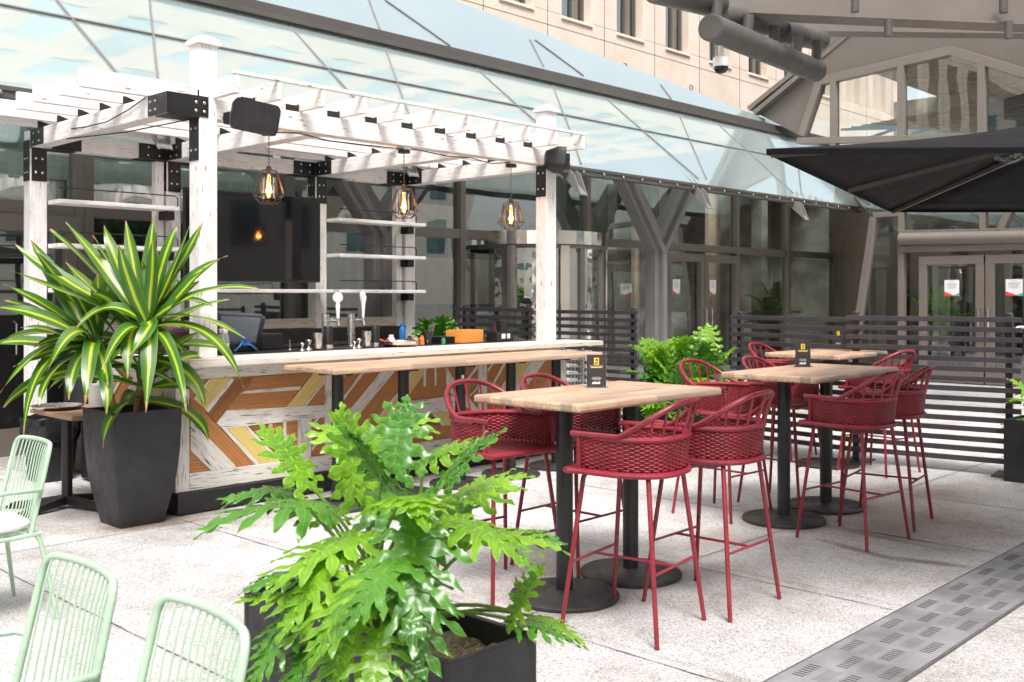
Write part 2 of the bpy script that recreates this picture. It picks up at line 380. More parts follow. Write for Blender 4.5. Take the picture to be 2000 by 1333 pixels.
def groundmat():
    m, nt, b = nodes('granite_paving'); v = coords(nt, 'Object')
    vo = N(nt, 'ShaderNodeTexVoronoi'); nt.links.new(v, vo.inputs['Vector']); vo.inputs['Scale'].default_value = 130
    r = ramp(nt, vo.outputs['Color'], [(.06, (.17, .17, .18)), (.24, (.46, .46, .47)), (.58, (.60, .59, .585)), (.9, (.75, .735, .725))])
    fine = ramp(nt, noise(nt, v, 190, 3), [(.35, (.68,)*3), (.62, (1.12,)*3)])
    c = mixc(nt, 1.0, r.outputs[0], fine.outputs[0], 'MULTIPLY')
    big = ramp(nt, noise(nt, v, .8, 5), [(.35, (.90, .88, .86)), (.65, (1.06, 1.06, 1.07))])
    c = mixc(nt, 1.0, c, big.outputs[0], 'MULTIPLY')
    bk = N(nt, 'ShaderNodeTexBrick'); bk.offset = 0; bk.inputs['Scale'].default_value = 1; bk.inputs['Brick Width'].default_value = 1.52; bk.inputs['Row Height'].default_value = 3.28; bk.inputs['Mortar Size'].default_value = 0
    bk.inputs['Color1'].default_value = (.88, .88, .89, 1); bk.inputs['Color2'].default_value = (1.05, 1.04, 1.03, 1)
    mpb = nt.nodes.new('ShaderNodeMapping'); mpb.inputs['Location'].default_value = (-.82, -.31, 0); nt.links.new(v, mpb.inputs[0]); nt.links.new(mpb.outputs[0], bk.inputs['Vector'])
    c = mixc(nt, 1.0, c, bk.outputs[0], 'MULTIPLY')
    dirt = ramp(nt, noise(nt, v, 1.9, 8, .72), [(.45, (0, 0, 0)), (.66, (.8,)*3)]); c = mixc(nt, dirt.outputs[0], c, mixc(nt, 1.0, c, (.66, .62, .57), 'MULTIPLY'))
    gum = N(nt, 'ShaderNodeTexVoronoi'); gum.inputs['Scale'].default_value = 2.3; nt.links.new(v, gum.inputs['Vector'])
    gr = ramp(nt, gum.outputs['Distance'], [(.030, (.45,)*3), (.045, (0, 0, 0))]); c = mixc(nt, gr.outputs[0], c, (.20, .19, .18))
    for (mod_, off_, axi) in ((1.52, .82, 0), (3.28, .31, 1)):
        sx_ = nt.nodes.new('ShaderNodeSeparateXYZ'); nt.links.new(v, sx_.inputs[0])
        ad_ = N(nt, 'ShaderNodeMath', operation='SUBTRACT'); ad_.inputs[1].default_value = off_; nt.links.new(sx_.outputs[axi], ad_.inputs[0])
        pm = N(nt, 'ShaderNodeMath', operation='PINGPONG'); pm.inputs[1].default_value = mod_/2; nt.links.new(ad_.outputs[0], pm.inputs[0])
        nn_ = N(nt, 'ShaderNodeMath', operation='MULTIPLY_ADD'); nn_.inputs[1].default_value = .10; nt.links.new(noise(nt, v, 5, 5), nn_.inputs[0]); nt.links.new(pm.outputs[0], nn_.inputs[2])
        gj = ramp(nt, nn_.outputs[0], [(.045, (.55,)*3), (.085, (0, 0, 0))]); c = mixc(nt, gj.outputs[0], c, mixc(nt, 1.0, c, (.70, .66, .61), 'MULTIPLY'))
    # brown stains round the pot foot, by the second table and along the walkway; darker rounds at the table bases
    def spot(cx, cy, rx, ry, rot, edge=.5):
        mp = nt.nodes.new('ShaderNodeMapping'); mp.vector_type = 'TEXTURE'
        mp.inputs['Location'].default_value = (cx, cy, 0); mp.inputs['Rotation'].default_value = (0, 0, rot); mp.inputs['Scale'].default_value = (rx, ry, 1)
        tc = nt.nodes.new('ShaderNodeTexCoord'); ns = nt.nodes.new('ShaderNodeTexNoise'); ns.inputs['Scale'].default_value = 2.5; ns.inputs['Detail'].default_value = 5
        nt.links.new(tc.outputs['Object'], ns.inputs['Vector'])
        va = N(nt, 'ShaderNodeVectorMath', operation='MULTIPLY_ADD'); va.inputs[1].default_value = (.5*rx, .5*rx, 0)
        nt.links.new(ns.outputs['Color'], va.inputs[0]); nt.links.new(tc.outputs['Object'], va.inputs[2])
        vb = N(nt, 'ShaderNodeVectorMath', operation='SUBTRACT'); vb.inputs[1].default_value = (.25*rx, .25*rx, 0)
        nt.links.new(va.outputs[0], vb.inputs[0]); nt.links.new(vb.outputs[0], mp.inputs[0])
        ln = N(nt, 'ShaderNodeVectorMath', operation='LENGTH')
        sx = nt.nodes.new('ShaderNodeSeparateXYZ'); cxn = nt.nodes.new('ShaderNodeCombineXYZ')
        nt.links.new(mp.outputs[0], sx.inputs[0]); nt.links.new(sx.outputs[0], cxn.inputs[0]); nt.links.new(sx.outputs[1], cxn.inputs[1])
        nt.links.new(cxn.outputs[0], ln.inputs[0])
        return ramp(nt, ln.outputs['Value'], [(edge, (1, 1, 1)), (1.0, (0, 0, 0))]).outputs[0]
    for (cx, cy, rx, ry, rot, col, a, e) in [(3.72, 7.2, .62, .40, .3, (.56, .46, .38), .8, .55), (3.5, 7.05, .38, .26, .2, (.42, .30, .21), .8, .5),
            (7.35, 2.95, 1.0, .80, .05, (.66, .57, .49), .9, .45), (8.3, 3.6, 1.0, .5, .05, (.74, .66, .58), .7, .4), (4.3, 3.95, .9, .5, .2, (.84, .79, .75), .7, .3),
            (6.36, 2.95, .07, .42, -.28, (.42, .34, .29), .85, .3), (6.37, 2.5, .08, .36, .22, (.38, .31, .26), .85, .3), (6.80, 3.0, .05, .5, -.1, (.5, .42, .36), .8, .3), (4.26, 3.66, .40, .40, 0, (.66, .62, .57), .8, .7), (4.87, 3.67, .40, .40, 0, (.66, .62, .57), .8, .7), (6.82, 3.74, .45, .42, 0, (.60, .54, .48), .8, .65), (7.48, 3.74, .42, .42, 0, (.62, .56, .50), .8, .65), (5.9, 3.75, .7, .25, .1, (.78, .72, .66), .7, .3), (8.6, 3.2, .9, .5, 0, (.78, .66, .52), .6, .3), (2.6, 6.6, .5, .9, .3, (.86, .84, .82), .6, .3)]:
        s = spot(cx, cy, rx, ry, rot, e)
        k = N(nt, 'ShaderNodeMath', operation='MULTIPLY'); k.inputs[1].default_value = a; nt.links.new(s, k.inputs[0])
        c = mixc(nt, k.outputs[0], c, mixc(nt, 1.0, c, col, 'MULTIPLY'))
    nt.links.new(c, b.inputs['Base Color']); b.inputs['Roughness'].default_value = .7
    bump(nt, b, vo.outputs['Distance'], .25, .003); return m
M['ground'] = groundmat()
M['joint'] = plain('dark_joint_filler', (.13, .11, .10), .9, 0, .6, 40, .5, 90)
M['drain'] = plain('worn_steel_grate', (.25, .245, .26), .5, .15, .3, 3.5, .1, 60)
M['slot'] = plain('dark_slot', (.085, .08, .08), .8, 0, .2, 9)

# ------------------------------------------------------------------ ground
g = MB(); g.poly([(-60, -60, 0), (120, -60, 0), (120, 120, 0), (-60, 120, 0)])
tag(g.build('ground', M['ground']), kind='structure')
jm = MB()
random.seed(3)
def joint(p, q, wd=.007):
    p = Vector(p); q = Vector(q); n = max(2, int((q-p).length/.12)); d = (q-p).normalized(); s = Vector((-d.y, d.x, 0))
    L = []; Rr = []
    for i in range(n+1):
        c = p.lerp(q, i/n)+s*random.uniform(-.0035, .0035); ww = wd*random.uniform(.35, 1.0)
        L.append(c+s*ww/2); Rr.append(c-s*ww/2)
    for i in range(n): jm.poly([L[i], L[i+1], Rr[i+1], Rr[i]])
zj = .004
for x in (-2.1, -.6, .85, 2.34, 3.78, 5.27, 6.87, 8.4, 9.9, 11.4, 12.9, 14.4):
    joint((x, 2.26, zj), (x, 11, zj), .009)
    joint((x+.3, -3, zj), (x+.3, 1.80, zj), .008)
for y in (3.59, 6.86, 9.9): joint((-2.1, y, zj), (14.4, y, zj), .009)
joint((-2, .2, zj), (14, .2, zj))
for x in range(0): pass
# rough open joint next to the second table
for q0, q1, ww in (((6.9, 3.2), (6.88, 2.7), .02),): joint((*q0, zj+.001), (*q1, zj+.001), ww)
tag(jm.build('paving_joints', M['joint']), kind='structure')
# trench drain cover
dm = MB(); dm.poly([(-3, 1.81, .008), (16, 1.81, .008), (16, 2.225, .008), (-3, 2.225, .008)])
for i in range(40):
    x = 1.6+i*.445
    for row in range(4):
        if (i*2+row) % 1: continue
        y = 1.86+row*.095
    # alternating fields of slots
    for (dx, y0, ang) in ((0, 1.845, 0), (.22, 1.94, 1), (0, 2.035, 0), (.22, 2.13, 1), (.0, 1.94, 2), (.22, 2.035, 2)):
        for k in range(7):
            xx = x+dx+.012+k*.026
            if ang == 2: dm.box(x+dx+.01, x+dx+.17, y0+k*.011, y0+k*.011+.0018, .0075, .0086, 1) if k < 6 else None
            else: dm.box(xx, xx+.008, y0+.004, y0+.056, .0075, .0098, 1)
for e in (1.80, 2.232): dm.box(-3, 16, e-.005, e+.005, -.01, .0065, 1)
tag(dm.build('drain_channel', [M['drain'], M['slot']]), kind='structure')

# ------------------------------------------------------------------ main glass building (wall plane y = 11.1)
GV = 11.1
bld = empty('glass_building', (12, GV, 0), 0, 'long taupe framed glass building with slanted blue glass roof behind the bar', 'building')
fr = MB()
def mull(px=None, u=None, z0=0, z1=5.0, wd=.10):
    if u is None: u = onV(px, 578, GV).x
    fr.box(u-wd/2, u+wd/2, GV-.09, GV+.07, z0, z1)
for px in (150, 168, 897, 1143, 1435, 1535): mull(px)
for u in (-3, -.5, 1.0, 2.95, 7.5, 22.55): mull(u=u)
fr.box(-6, 22.6, GV-.075, GV+.06, 2.50, 2.64); fr.box(-6, 22.6, GV-.07, GV+.06, 0, .14)
fr.box(-6, 22.6, GV-.08, GV+.06, 3.95, 4.05)
fr.build('window_frame', M['bronze'], bld, .006)
gm = MB(); gm.poly([(-6, GV, 2.6), (7.5, GV, 2.6), (7.5, GV, 4.9), (-6, GV, 4.9)]); gm.build('upper_glass', M['glasspale'], bld)
gm = MB(); gm.poly([(-6, GV, .1), (22.5, GV, .1), (22.5, GV, 2.599), (-6, GV, 2.599)]); gm.poly([(7.5, GV, 2.6), (22.5, GV, 2.6), (22.5, GV, 4.9), (7.5, GV, 4.9)]); gm.build('glass_wall', M['glass'], bld)
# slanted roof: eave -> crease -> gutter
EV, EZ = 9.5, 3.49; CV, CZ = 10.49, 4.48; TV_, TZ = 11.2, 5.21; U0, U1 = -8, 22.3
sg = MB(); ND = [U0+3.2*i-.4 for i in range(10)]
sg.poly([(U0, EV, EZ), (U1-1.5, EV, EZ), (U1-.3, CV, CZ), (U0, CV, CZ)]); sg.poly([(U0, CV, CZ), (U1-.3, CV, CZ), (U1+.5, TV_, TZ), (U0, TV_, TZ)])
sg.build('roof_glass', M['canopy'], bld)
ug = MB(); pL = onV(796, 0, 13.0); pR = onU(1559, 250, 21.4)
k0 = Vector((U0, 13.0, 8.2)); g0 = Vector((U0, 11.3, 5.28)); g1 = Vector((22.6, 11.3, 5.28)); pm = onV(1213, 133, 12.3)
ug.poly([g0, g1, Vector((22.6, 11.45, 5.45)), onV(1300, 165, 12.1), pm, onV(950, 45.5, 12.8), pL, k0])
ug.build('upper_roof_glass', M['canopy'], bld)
jn = MB()
def sl(u0, u1, p, q, wd=.022):
    a = Vector((u0, p[0], p[1])); b = Vector((u1, q[0], q[1])); jn.bar(a, b, wd, .02, (0, -1, 1))
sl(U0, U1-.3, (CV-.01, CZ+.01), (CV-.01, CZ+.01))
nl = Vector((0, -.012, .012))
for (a, b) in [((0-50, 0), (0, 0))][:0]: pass
def seam(p0, p1): jn.bar(onslope(*p0), onslope(*p1), .022, .02, (0, -1, 1))
def onslope(px, py):
    # intersection with roof plane z-EZ = y-EV, just proud
    d = dray(px, py); t = (EV-EZ+H-.016)/(d.y-d.z); return Vector((0, 0, H))+d*t
for a, b in [((110, 0), (250, 168)), ((292, 0), (310, 168)), ((560, 45), (700, 200)), ((700, 200), (760, 262)), ((750, 88), (790, 200)),
             ((925, 130), (1055, 245)), ((1078, 165), (1110, 245)), ((1180, 190), (1290, 285)), ((1322, 215), (1380, 350)), ((1290, 285), (1365, 350)),
             ((1390, 232), (1550, 378)), ((1560, 330), (1566, 380)), ((1110, 245), (1135, 320)), ((250, 168), (330, 260)), ((790, 200), (840, 330))]:
    seam(a, b)
def onup(px, py):
    d = dray(px, py); s = (8.2-5.28)/(13-11.3)
    t = (5.28-11.3*s - H+.02)/(d.z-s*d.y); return Vector((0, 0, H))+d*t
for a, b in [((720, 0), (742, 58)), ((752, 0), (880, 90)), ((1035, 78), (1062, 130)), ((1045, 78), (1140, 148)), ((1290, 165), (1312, 195))]:
    jn.bar(onup(*a), onup(*b), .022, .02, (0, -1, .6))
jn.build('glazing_bar', M['greymetal'], bld)
ev = MB(); ev.box(U0, U1-1.5, EV-.06, EV+.06, EZ-.10, EZ-.01); ev.box(U0, U1-1.5, EV-.075, EV-.062, EZ-.035, EZ+.01)
for i in range(60):
    u = -6+i*.47; ev.lathe([(.022, 0), (.018, .015)], (0, 0, 0), 8, 1, Matrix.Translation((u, EV-.075, EZ-.055)) @ Matrix.Rotation(R(90), 4, 'X'))
ev.build('eave_rail', [M['bronzedark'], M['steel']], bld, .004)
gt = MB(); gt.box(U0, 22.8, 11.12, 11.20, 5.18, 5.34); gt.box(U0, 22.8, 11.05, 11.125, 5.14, 5.20); gt.box(U0, 22.8, 11.2, 11.34, 5.30, 5.345)
gt.build('gutter', M['bronzedark'], bld, .004)
# rafters under the slanted glass, their open ends poking out below the eave
for u in [4.84-3.2*2, 4.84-3.2, 4.84, 8.0, 11.16, 14.4, 17.7]:
    rb = MB(); a = Vector((u, 9.25, 3.10)); n = Vector((0, -1, 1)).normalized(); e = Vector((0, 1, 1)).normalized()
    # channel tapering to its tip
    for (dx, s0) in ((-.07, 1), (.07, 1)):
        rb.prism([(u+dx-.008, 9.22, 3.06), (u+dx-.008, 9.34, 3.36), (u+dx-.008, 10.9, 4.78), (u+dx-.008, 10.9, 4.52)], (.016, 0, 0))
    rb.prism([(u-.07, 9.22, 3.065), (u-.07, 10.9, 4.53), (u-.07, 10.9, 4.55), (u-.07, 9.22, 3.085)], (.14, 0, 0))
    rb.build('rafter', M['greymetal'], bld)
# forked columns
for u in (8.35, 14.4):
    cb = MB(); y = 10.3
    w2 = .17
    cb.prism([(u-w2, y-.1, 0), (u+w2, y-.1, 0), (u+w2, y-.1, 2.42), (u-w2, y-.1, 2.42)], (0, .22, 0))
    for s in (-1, 1):
        cb.prism([(u-s*.02, y-.1, 2.42), (u+s*w2, y-.1, 2.42), (u+s*1.12, y-.1, 3.62), (u+s*.80, y-.1, 3.75), (u-s*.0, y-.1, 2.76)], (0, .22, 0))
    # front rib down the middle
    cb.box(u-.055, u+.055, y-.19, y-.102, 0, 2.45)
    for s in (-1, 1): cb.bar((u+s*.02, y-.146, 2.42), (u+s*.96, y-.146, 3.66), .10, .088, (0, 1, 0))
    cb.build('forked_column', M['greymetal'], bld, .008)
# left door, its frame and pull handle
dl = MB(); x0, x1 = 2.95, 4.8
dl.box(x0+.05, x0+.20, GV-.11, GV+.02, 0, 2.5); dl.box(x1-.16, x1-.05, GV-.11, GV+.02, 0, 2.5)
xm = 3.66
dl.box(xm-.02, xm+.13, GV-.112, GV+.02, 0, 2.5); dl.box(x0, x1, GV-.115, GV+.02, 2.32, 2.5); dl.box(x0, x1, GV-.105, GV+.02, 0, .28)
d = dl.build('glass_door', M['bronze'], bld, .005)
hb = MB(); a = onV(27, 632, GV-.12); hb.tube([(a.x, GV-.12, 1.38), (a.x, GV-.19, 1.36), (a.x, GV-.19, 1.05), (a.x, GV-.12, 1.03)], .014, 8); hb.build('handle', M['steel'], d)
dp_ = MB(); dp_.box(3.86, 4.62, GV-.06, GV-.04, .28, 1.45); dp_.build('door_panel', M['black'], d)
# double doors under the second fork
x0, x1 = 15.7, 18.2; xm = (x0+x1)/2; dl = MB()
for (a, b2) in ((x0, xm-.01), (xm+.01, x1)):
    dl.box(a, a+.13, GV-.12, GV-.02, 0, 2.45); dl.box(b2-.13, b2, GV-.12, GV-.02, 0, 2.45); dl.box(a, b2, GV-.125, GV-.02, 2.30, 2.45); dl.box(a, b2, GV-.125, GV-.02, 0, .25)
d = dl.build('double_door', M['bronze'], bld, .005)
for s in (-1, 1):
    hb = MB(); x = xm+s*.10; hb.tube([(x, GV-.13, 1.42), (x, GV-.22, 1.40), (x, GV-.22, 1.02), (x, GV-.13, 1.0)], .018, 8); hb.build('handle', M['steel'], d)
# interior: floor, back wall, ceiling, curtains, hanging boards
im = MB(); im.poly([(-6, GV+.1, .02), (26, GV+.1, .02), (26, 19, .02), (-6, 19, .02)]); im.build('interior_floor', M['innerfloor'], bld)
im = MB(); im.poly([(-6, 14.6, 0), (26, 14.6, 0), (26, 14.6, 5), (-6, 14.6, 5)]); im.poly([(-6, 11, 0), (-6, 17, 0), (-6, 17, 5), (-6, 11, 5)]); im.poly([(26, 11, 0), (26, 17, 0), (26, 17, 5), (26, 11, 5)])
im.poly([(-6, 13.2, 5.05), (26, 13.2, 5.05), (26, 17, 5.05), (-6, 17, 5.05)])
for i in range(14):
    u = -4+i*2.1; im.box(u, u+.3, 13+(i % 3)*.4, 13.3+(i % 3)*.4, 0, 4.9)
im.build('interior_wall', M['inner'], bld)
def wavy(u0, u1, y, z0, z1, name, mt, amp=.05, per=.19):
    cu = MB(); n = int((u1-u0)/.02); vs = []; fs = []
    for i in range(n+1):
        u = u0+(u1-u0)*i/n; yy = y+amp*math.sin(2*PI*u/per+1.3*math.sin(u*3))
        vs += [(u, yy, z0), (u, yy, z1)]
    for i in range(n): fs.append((2*i, 2*i+2, 2*i+3, 2*i+1))
    cu.mesh(vs, fs, 0, None, True); cu.build(name, mt, bld, autosm=False)
wavy(-4, 7.6, 11.26, 2.66, 4.9, 'curtain', M['curtain'])
wavy(5.0, 9.1, 11.44, .1, 2.5, 'curtain', M['curtaindark'])
tanm = plain('tan_panel', (.60, .49, .38), .6)  # one even tan for the boards behind the glass wall
for (u0, u1, z0, z1, y) in ((9.5, 12.8, 2.7, 3.25, 13.4), (19, 20.3, .2, 4.2, 14.2), (21, 22.4, .2, 4.2, 13.5), (11.0, 13.5, 1.5, 2.3, 13), (13.4, 15.2, .6, 1.1, 12.6)):
    wt = MB(); wt.box(u0, u1, y, y+.1, z0, z1); wt.build('interior_screen', tanm, bld)

# revolving door drum
rc = Vector((12.05, 11.0, 0)); rv = empty('revolving_door', rc, 0, 'round revolving door with polished chrome band set in the glass wall', 'door')
mb = MB(); n = 48
def ring(mb, r0, r1, z0, z1, m=0):
    for k in range(n):
        a0 = 2*PI*k/n; a1 = 2*PI*(k+1)/n
        q = lambda r, a, z: rc+Vector((r*math.cos(a), r*math.sin(a), z))
        mb.poly([q(r1, a0, z0), q(r1, a1, z0), q(r1, a1, z1), q(r1, a0, z1)], m, None, True)
        mb.poly([q(r0, a0, z0), q(r1, a0, z0), q(r1, a1, z0), q(r0, a1, z0)], m); mb.poly([q(r0, a0, z1), q(r1, a0, z1), q(r1, a1, z1), q(r0, a1, z1)], m)
ring(mb, .2, 1.18, 2.42, 2.62); mb.build('chrome_band', M['chrome'], rv, autosm=False)
mb = MB(); ring(mb, 1.10, 1.165, 2.36, 2.42); ring(mb, 1.10, 1.165, 0, .12)
for a in (200, 232, 262, 292, 322, 350):
    p = rc+Vector((1.13*math.cos(R(a)), 1.13*math.sin(R(a)), 0)); mb.box(-.03, .03, -.04, .04, .1, 2.4, 0, 2, Matrix.Translation(p) @ Matrix.Rotation(R(a), 4, 'Z'))
mb.build('drum_frame', M['bronzedark'], rv, autosm=False)
mb = MB()
for a in (206, 246, 318):
    p = rc+Vector((1.16*math.cos(R(a)), 1.16*math.sin(R(a)), 0)); mb.box(-.012, .012, -.07, .07, .1, 2.4, 0, 2, Matrix.Translation(p) @ Matrix.Rotation(R(a), 4, 'Z'))
mb.build('chrome_trim', M['chrome'], rv)
mb = MB()
for k in range(30):
    a0 = R(185+k*6); a1 = R(191+k*6); q = lambda a, z: rc+Vector((1.12*math.cos(a), 1.12*math.sin(a), z)); mb.poly([q(a0, .1), q(a1, .1), q(a1, 2.36), q(a0, 2.36)], 0, None, True)
mb.build('curved_glass', glassmat('drum_glass', (.80, .84, .82), .42, .01, .04, 1.5), rv, autosm=False)

# pale stone building behind
sb = empty('stone_building', (18, 13.3, 0), 0, 'pale limestone office building with a row of deep set windows above the glass roof', 'building')
SV = 13.3
mb = MB(); mb.box(-10, 34, SV, SV+1, 4.5, 7.22)
W0 = 15.4; SP = 1.775; WW = .92
for i in range(-9, 9): mb.box(W0+i*SP+WW, W0+(i+1)*SP, SV, SV+1, 7.22, 9.6)
mb.box(-10, 34, SV, SV+1, 9.6, 46)
mb.build('stone_wall', M['stone'], sb, .012)
for r_ in range(9):
    z = 11.2+r_*3.7; mb = MB()
    for i in range(-13, 10): u = W0+i*SP; mb.box(u, u+WW, SV-.02, SV+.01, z, z+2.3)
    mb.build('window_band', M['tealwin'], sb)
jt = MB()
for i in range(-9, 9): jt.box(W0+i*SP+WW+.42, W0+i*SP+WW+.435, SV-.004, SV+.01, 4.6, 9.6)
for z in (5.9, 6.95, 9.75): jt.box(-10, 34, SV-.003, SV+.01, z, z+.012)
jt.build('mortar_joint', M['joint'], sb)
for i in range(-2, 7):
    u = W0+i*SP; f = MB()
    for (a, b2, c, d2) in ((u, u+.05, 7.24, 9.58), (u+WW-.07, u+WW, 7.24, 9.58), (u, u+WW, 7.22, 7.28), (u+WW*.55, u+WW*.6, 7.24, 9.58)): f.box(a, b2, SV+.20, SV+.28, c, d2)
    f = f.build('window', M['bronzedark'], sb)
    p = MB(); p.poly([(u+.03, SV+.25, 7.25), (u+WW-.03, SV+.25, 7.25), (u+WW-.03, SV+.25, 9.58), (u+.03, SV+.25, 9.58)]); p.build('pane', glassmat('office_glass_%d' % i, (.45, .5, .45), .2, .01, .03, 1), f)
    p = MB(); p.box(u+.5, u+WW-.08, SV+.40, SV+.45, 7.2, 9.6, 0); p.build('blind', plain('pale_blind_%d' % i, (.55, .55, .30), .8), f)
    p = MB(); p.prism([(u-.02, SV-.04, 7.14), (u-.02, SV-.04, 7.18), (u-.02, SV+.20, 7.25), (u-.02, SV+.20, 7.14)], (WW+.04, 0, 0)); p.build('sill', M['stone'], sb, .006)
for px, py in ((952, 42), (1092, 88), (1221, 130), (1350, 172)):
    rg = MB(); p = onV(px, py, 12.9); rg.tube([(p.x+.06*math.cos(a), p.y, p.z+.06*math.sin(a)) for a in [2*PI*k/12 for k in range(12)]], .012, 6, closed=True); rg.tube([(p.x, p.y, p.z-.06), (p.x, p.y, p.z-.2)], .012, 6)
    rg.build('ring_bolt', M['bronzedark'], sb)

# entrance pavilion (front plane x = 19.7, facing the plaza)
PU = 19.7; pv = empty('entrance_pavilion', (PU, 7, 0), 0, 'taupe metal framed glass entrance pavilion with peaked roof at the right', 'building')
nU = (1, 0, 0)
def pu(px, py, off=0): return onU(px, py, PU+off)
LN = [0]
def line(mb, a, b2, wd, dp=.16, off=0): LN[0] += 1; mb.bar(pu(*a, off), pu(*b2, off), wd, dp+.006*(LN[0] % 9), nU)
mb = MB()
def zline(mb, px, y0, z1, wd=.11): p = pu(px, y0); mb.box(PU-.08, PU+.08, p.y-wd/2, p.y+wd/2, 0, p.z)
zline(mb, 1762, 395, 0)
line(mb, (1708, 425), (1660, 745), .13); line(mb, (1708, 421), (1762, 418), .10)
line(mb, (1757, 456), (2300, 446), .10); line(mb, (1757, 488), (2300, 476), .12); line(mb, (1757, 400), (2300, 392), .12)
line(mb, (1921, 392), (1921, 456), .10); line(mb, (1978, 400), (1955, 452), .12)
line(mb, (1568, 266), (1603, 162), .16); line(mb, (1603, 160), (1858, 100), .17); line(mb, (1858, 100), (2150, 190), .17)
for (x, y0, y1) in ((1630, 160, 300), (1762, 124, 400), (1919, 118, 400)): line(mb, (x, y0), (x, y1), .13)
line(mb, (1560, 276), (2000, 268), .13)
mb.build('frame', M['bronze'], pv, .008)
mb = MB(); a = pu(1762, 468); b2 = pu(2300, 458); mb.tube([a+Vector((-.1, 0, 0)), b2+Vector((-.1, 0, 0))], .12, 16); mb.build('canopy_pipe', M['bronze'], pv)
mb = MB(); mb.poly([pu(1568, 266, .02), pu(1603, 162, .02), pu(1858, 100, .02), pu(2150, 190, .02), pu(2150, 420, .02), pu(1700, 420, .02)])
mb.poly([pu(1762, 400, .01), pu(2300, 392, .01), pu(2300, 456, .01), pu(1762, 460, .01)])
mb.poly([pu(1708, 425, .02), pu(1762, 420, .02), (PU+.02, pu(1762, 500).y, 0), pu(1660, 745, .02)])
mb.build('glass_wall', M['glassbright'], pv)
# gable fascia and side wing
mb = MB()
mb.prism([pu(1603, 158, .03), pu(1596, 60, .03), pu(2300, 40, .03), pu(2300, 235, .03), pu(1858, 94, .03)], (.3, 0, 0))
mb.prism([pu(1465, 215, .2), pu(1556, 138, .2), pu(1660, 60, .2), pu(1600, 155, .2), pu(1566, 266, .2), pu(1556, 262, .2)], (.2, 0, 0))
mb.build('fascia_panel', plain('taupe_fascia_panel', (.135, .118, .103), .4, 0, .12, .5), pv)
mb = MB()
for a, b2 in (((1465, 214), (1660, 58)), ((1476, 222), (1668, 62))): mb.bar(pu(*a, .1), pu(*b2, .1), .10, .2, nU)
mb.build('roof_edge_rail', M['bronze'], pv, .006)
# angled panel joining pavilion and glass wall
mb = MB(); A = Vector((22.4, 11.02, 0)); B2 = Vector((19.9, 9.05, 0))
for z0, z1, m in ((0, 3.02, 0), (3.09, 3.75, 0)): mb.prism([A+Vector((0, 0, z0)), B2+Vector((0, 0, z0)), B2+Vector((0, 0, z1)), A+Vector((0, 0, z1))], (.1, .05, 0), m)
mb.prism([A+Vector((-.05, -.05, 3.02)), B2+Vector((-.05, -.05, 3.02)), B2+Vector((-.05, -.05, 3.09)), A+Vector((-.05, -.05, 3.09))], (.1, .05, 0))
mb.prism([A+Vector((-.02, -.02, 0)), A+Vector((-.3, -.25, 0)), A+Vector((-.3, -.25, 3.6)), A+Vector((-.02, -.02, 3.6))], (.0, -.08, 0))
mb.build('angled_panel', plain('brown_metal_panel', (.17, .135, .105), .4, 0, .06, .6), pv, .006)
# doors
for k, (x0, x1) in enumerate(((1797, 1924), (1927, 2052))):
    ya, yb = pu(x0, 500).y, pu(x1, 500).y; zt = 2.40; mb = MB()
    s = 1 if ya > yb else -1; ylo, yhi = min(ya, yb), max(ya, yb)
    mb.box(PU-.07, PU-.0, ylo, ylo+.15, .02, zt); mb.box(PU-.07, PU, yhi-.15, yhi, .02, zt); mb.box(PU-.075, PU, ylo, yhi, zt-.16, zt); mb.box(PU-.075, PU, ylo, yhi, .02, .28)
    d = mb.build('door', M['bronze'], pv, .006)
    mb = MB(); mb.poly([(PU-.03, ylo+.1, .2), (PU-.03, yhi-.1, .2), (PU-.03, yhi-.1, 2.3), (PU-.03, ylo+.1, 2.3)]); mb.build('pane', M['glassbright'], d)
    hy = ylo+.07 if k == 0 else yhi-.07
    mb = MB(); mb.tube([(PU-.07, hy, 1.42), (PU-.15, hy, 1.40), (PU-.15, hy, 1.05), (PU-.07, hy, 1.03)], .018, 8); mb.build('handle', M['steel'], d)
mb = MB(); mb.poly([(PU+.1, 2.5, .02), (PU+.1, 9.2, .02), (PU+7, 9.2, .02), (PU+7, 2.5, .02)]); mb.build('interior_floor', M['innerfloor'], pv)
mb = MB(); mb.poly([(PU+.1, 2.5, 6.6), (PU+.1, 9.9, 6.6), (PU+7, 9.9, 6.6), (PU+7, 2.5, 6.6)]); mb.build('sun_blocking_ceiling', M['innerfloor'], pv)  # opaque ceiling added to keep the sun out of the glass-roofed hall
mb = MB()
for i in range(8): mb.box(PU+4.5+(i % 2)*.3, PU+5, 1.5+i*1.25, 2.45+i*1.25, 0, 3.2)
mb.build('interior_column', plain('beige_column', (.22, .20, .17), .7, 0, .1, 2), pv)
mb = MB(); mb.poly([(PU+6, 0, 0), (PU+6, 11, 0), (PU+6, 11, 6.6), (PU+6, 0, 6.6)])
mb.build('interior_wall', M['inner'], pv)
mb = MB()
for i in range(9): mb.bar((PU+1+i*.5, 10, 5.2+.1*i), (PU+1+i*.5, 3, 4.6+.22*i), .05, .05)
for i in range(7): mb.bar((PU+.8, 9.4-i, 4.9), (PU+5.5, 8.2-i, 6.4), .06, .06)
mb.build('roof_strut', M['bronzedark'], pv)

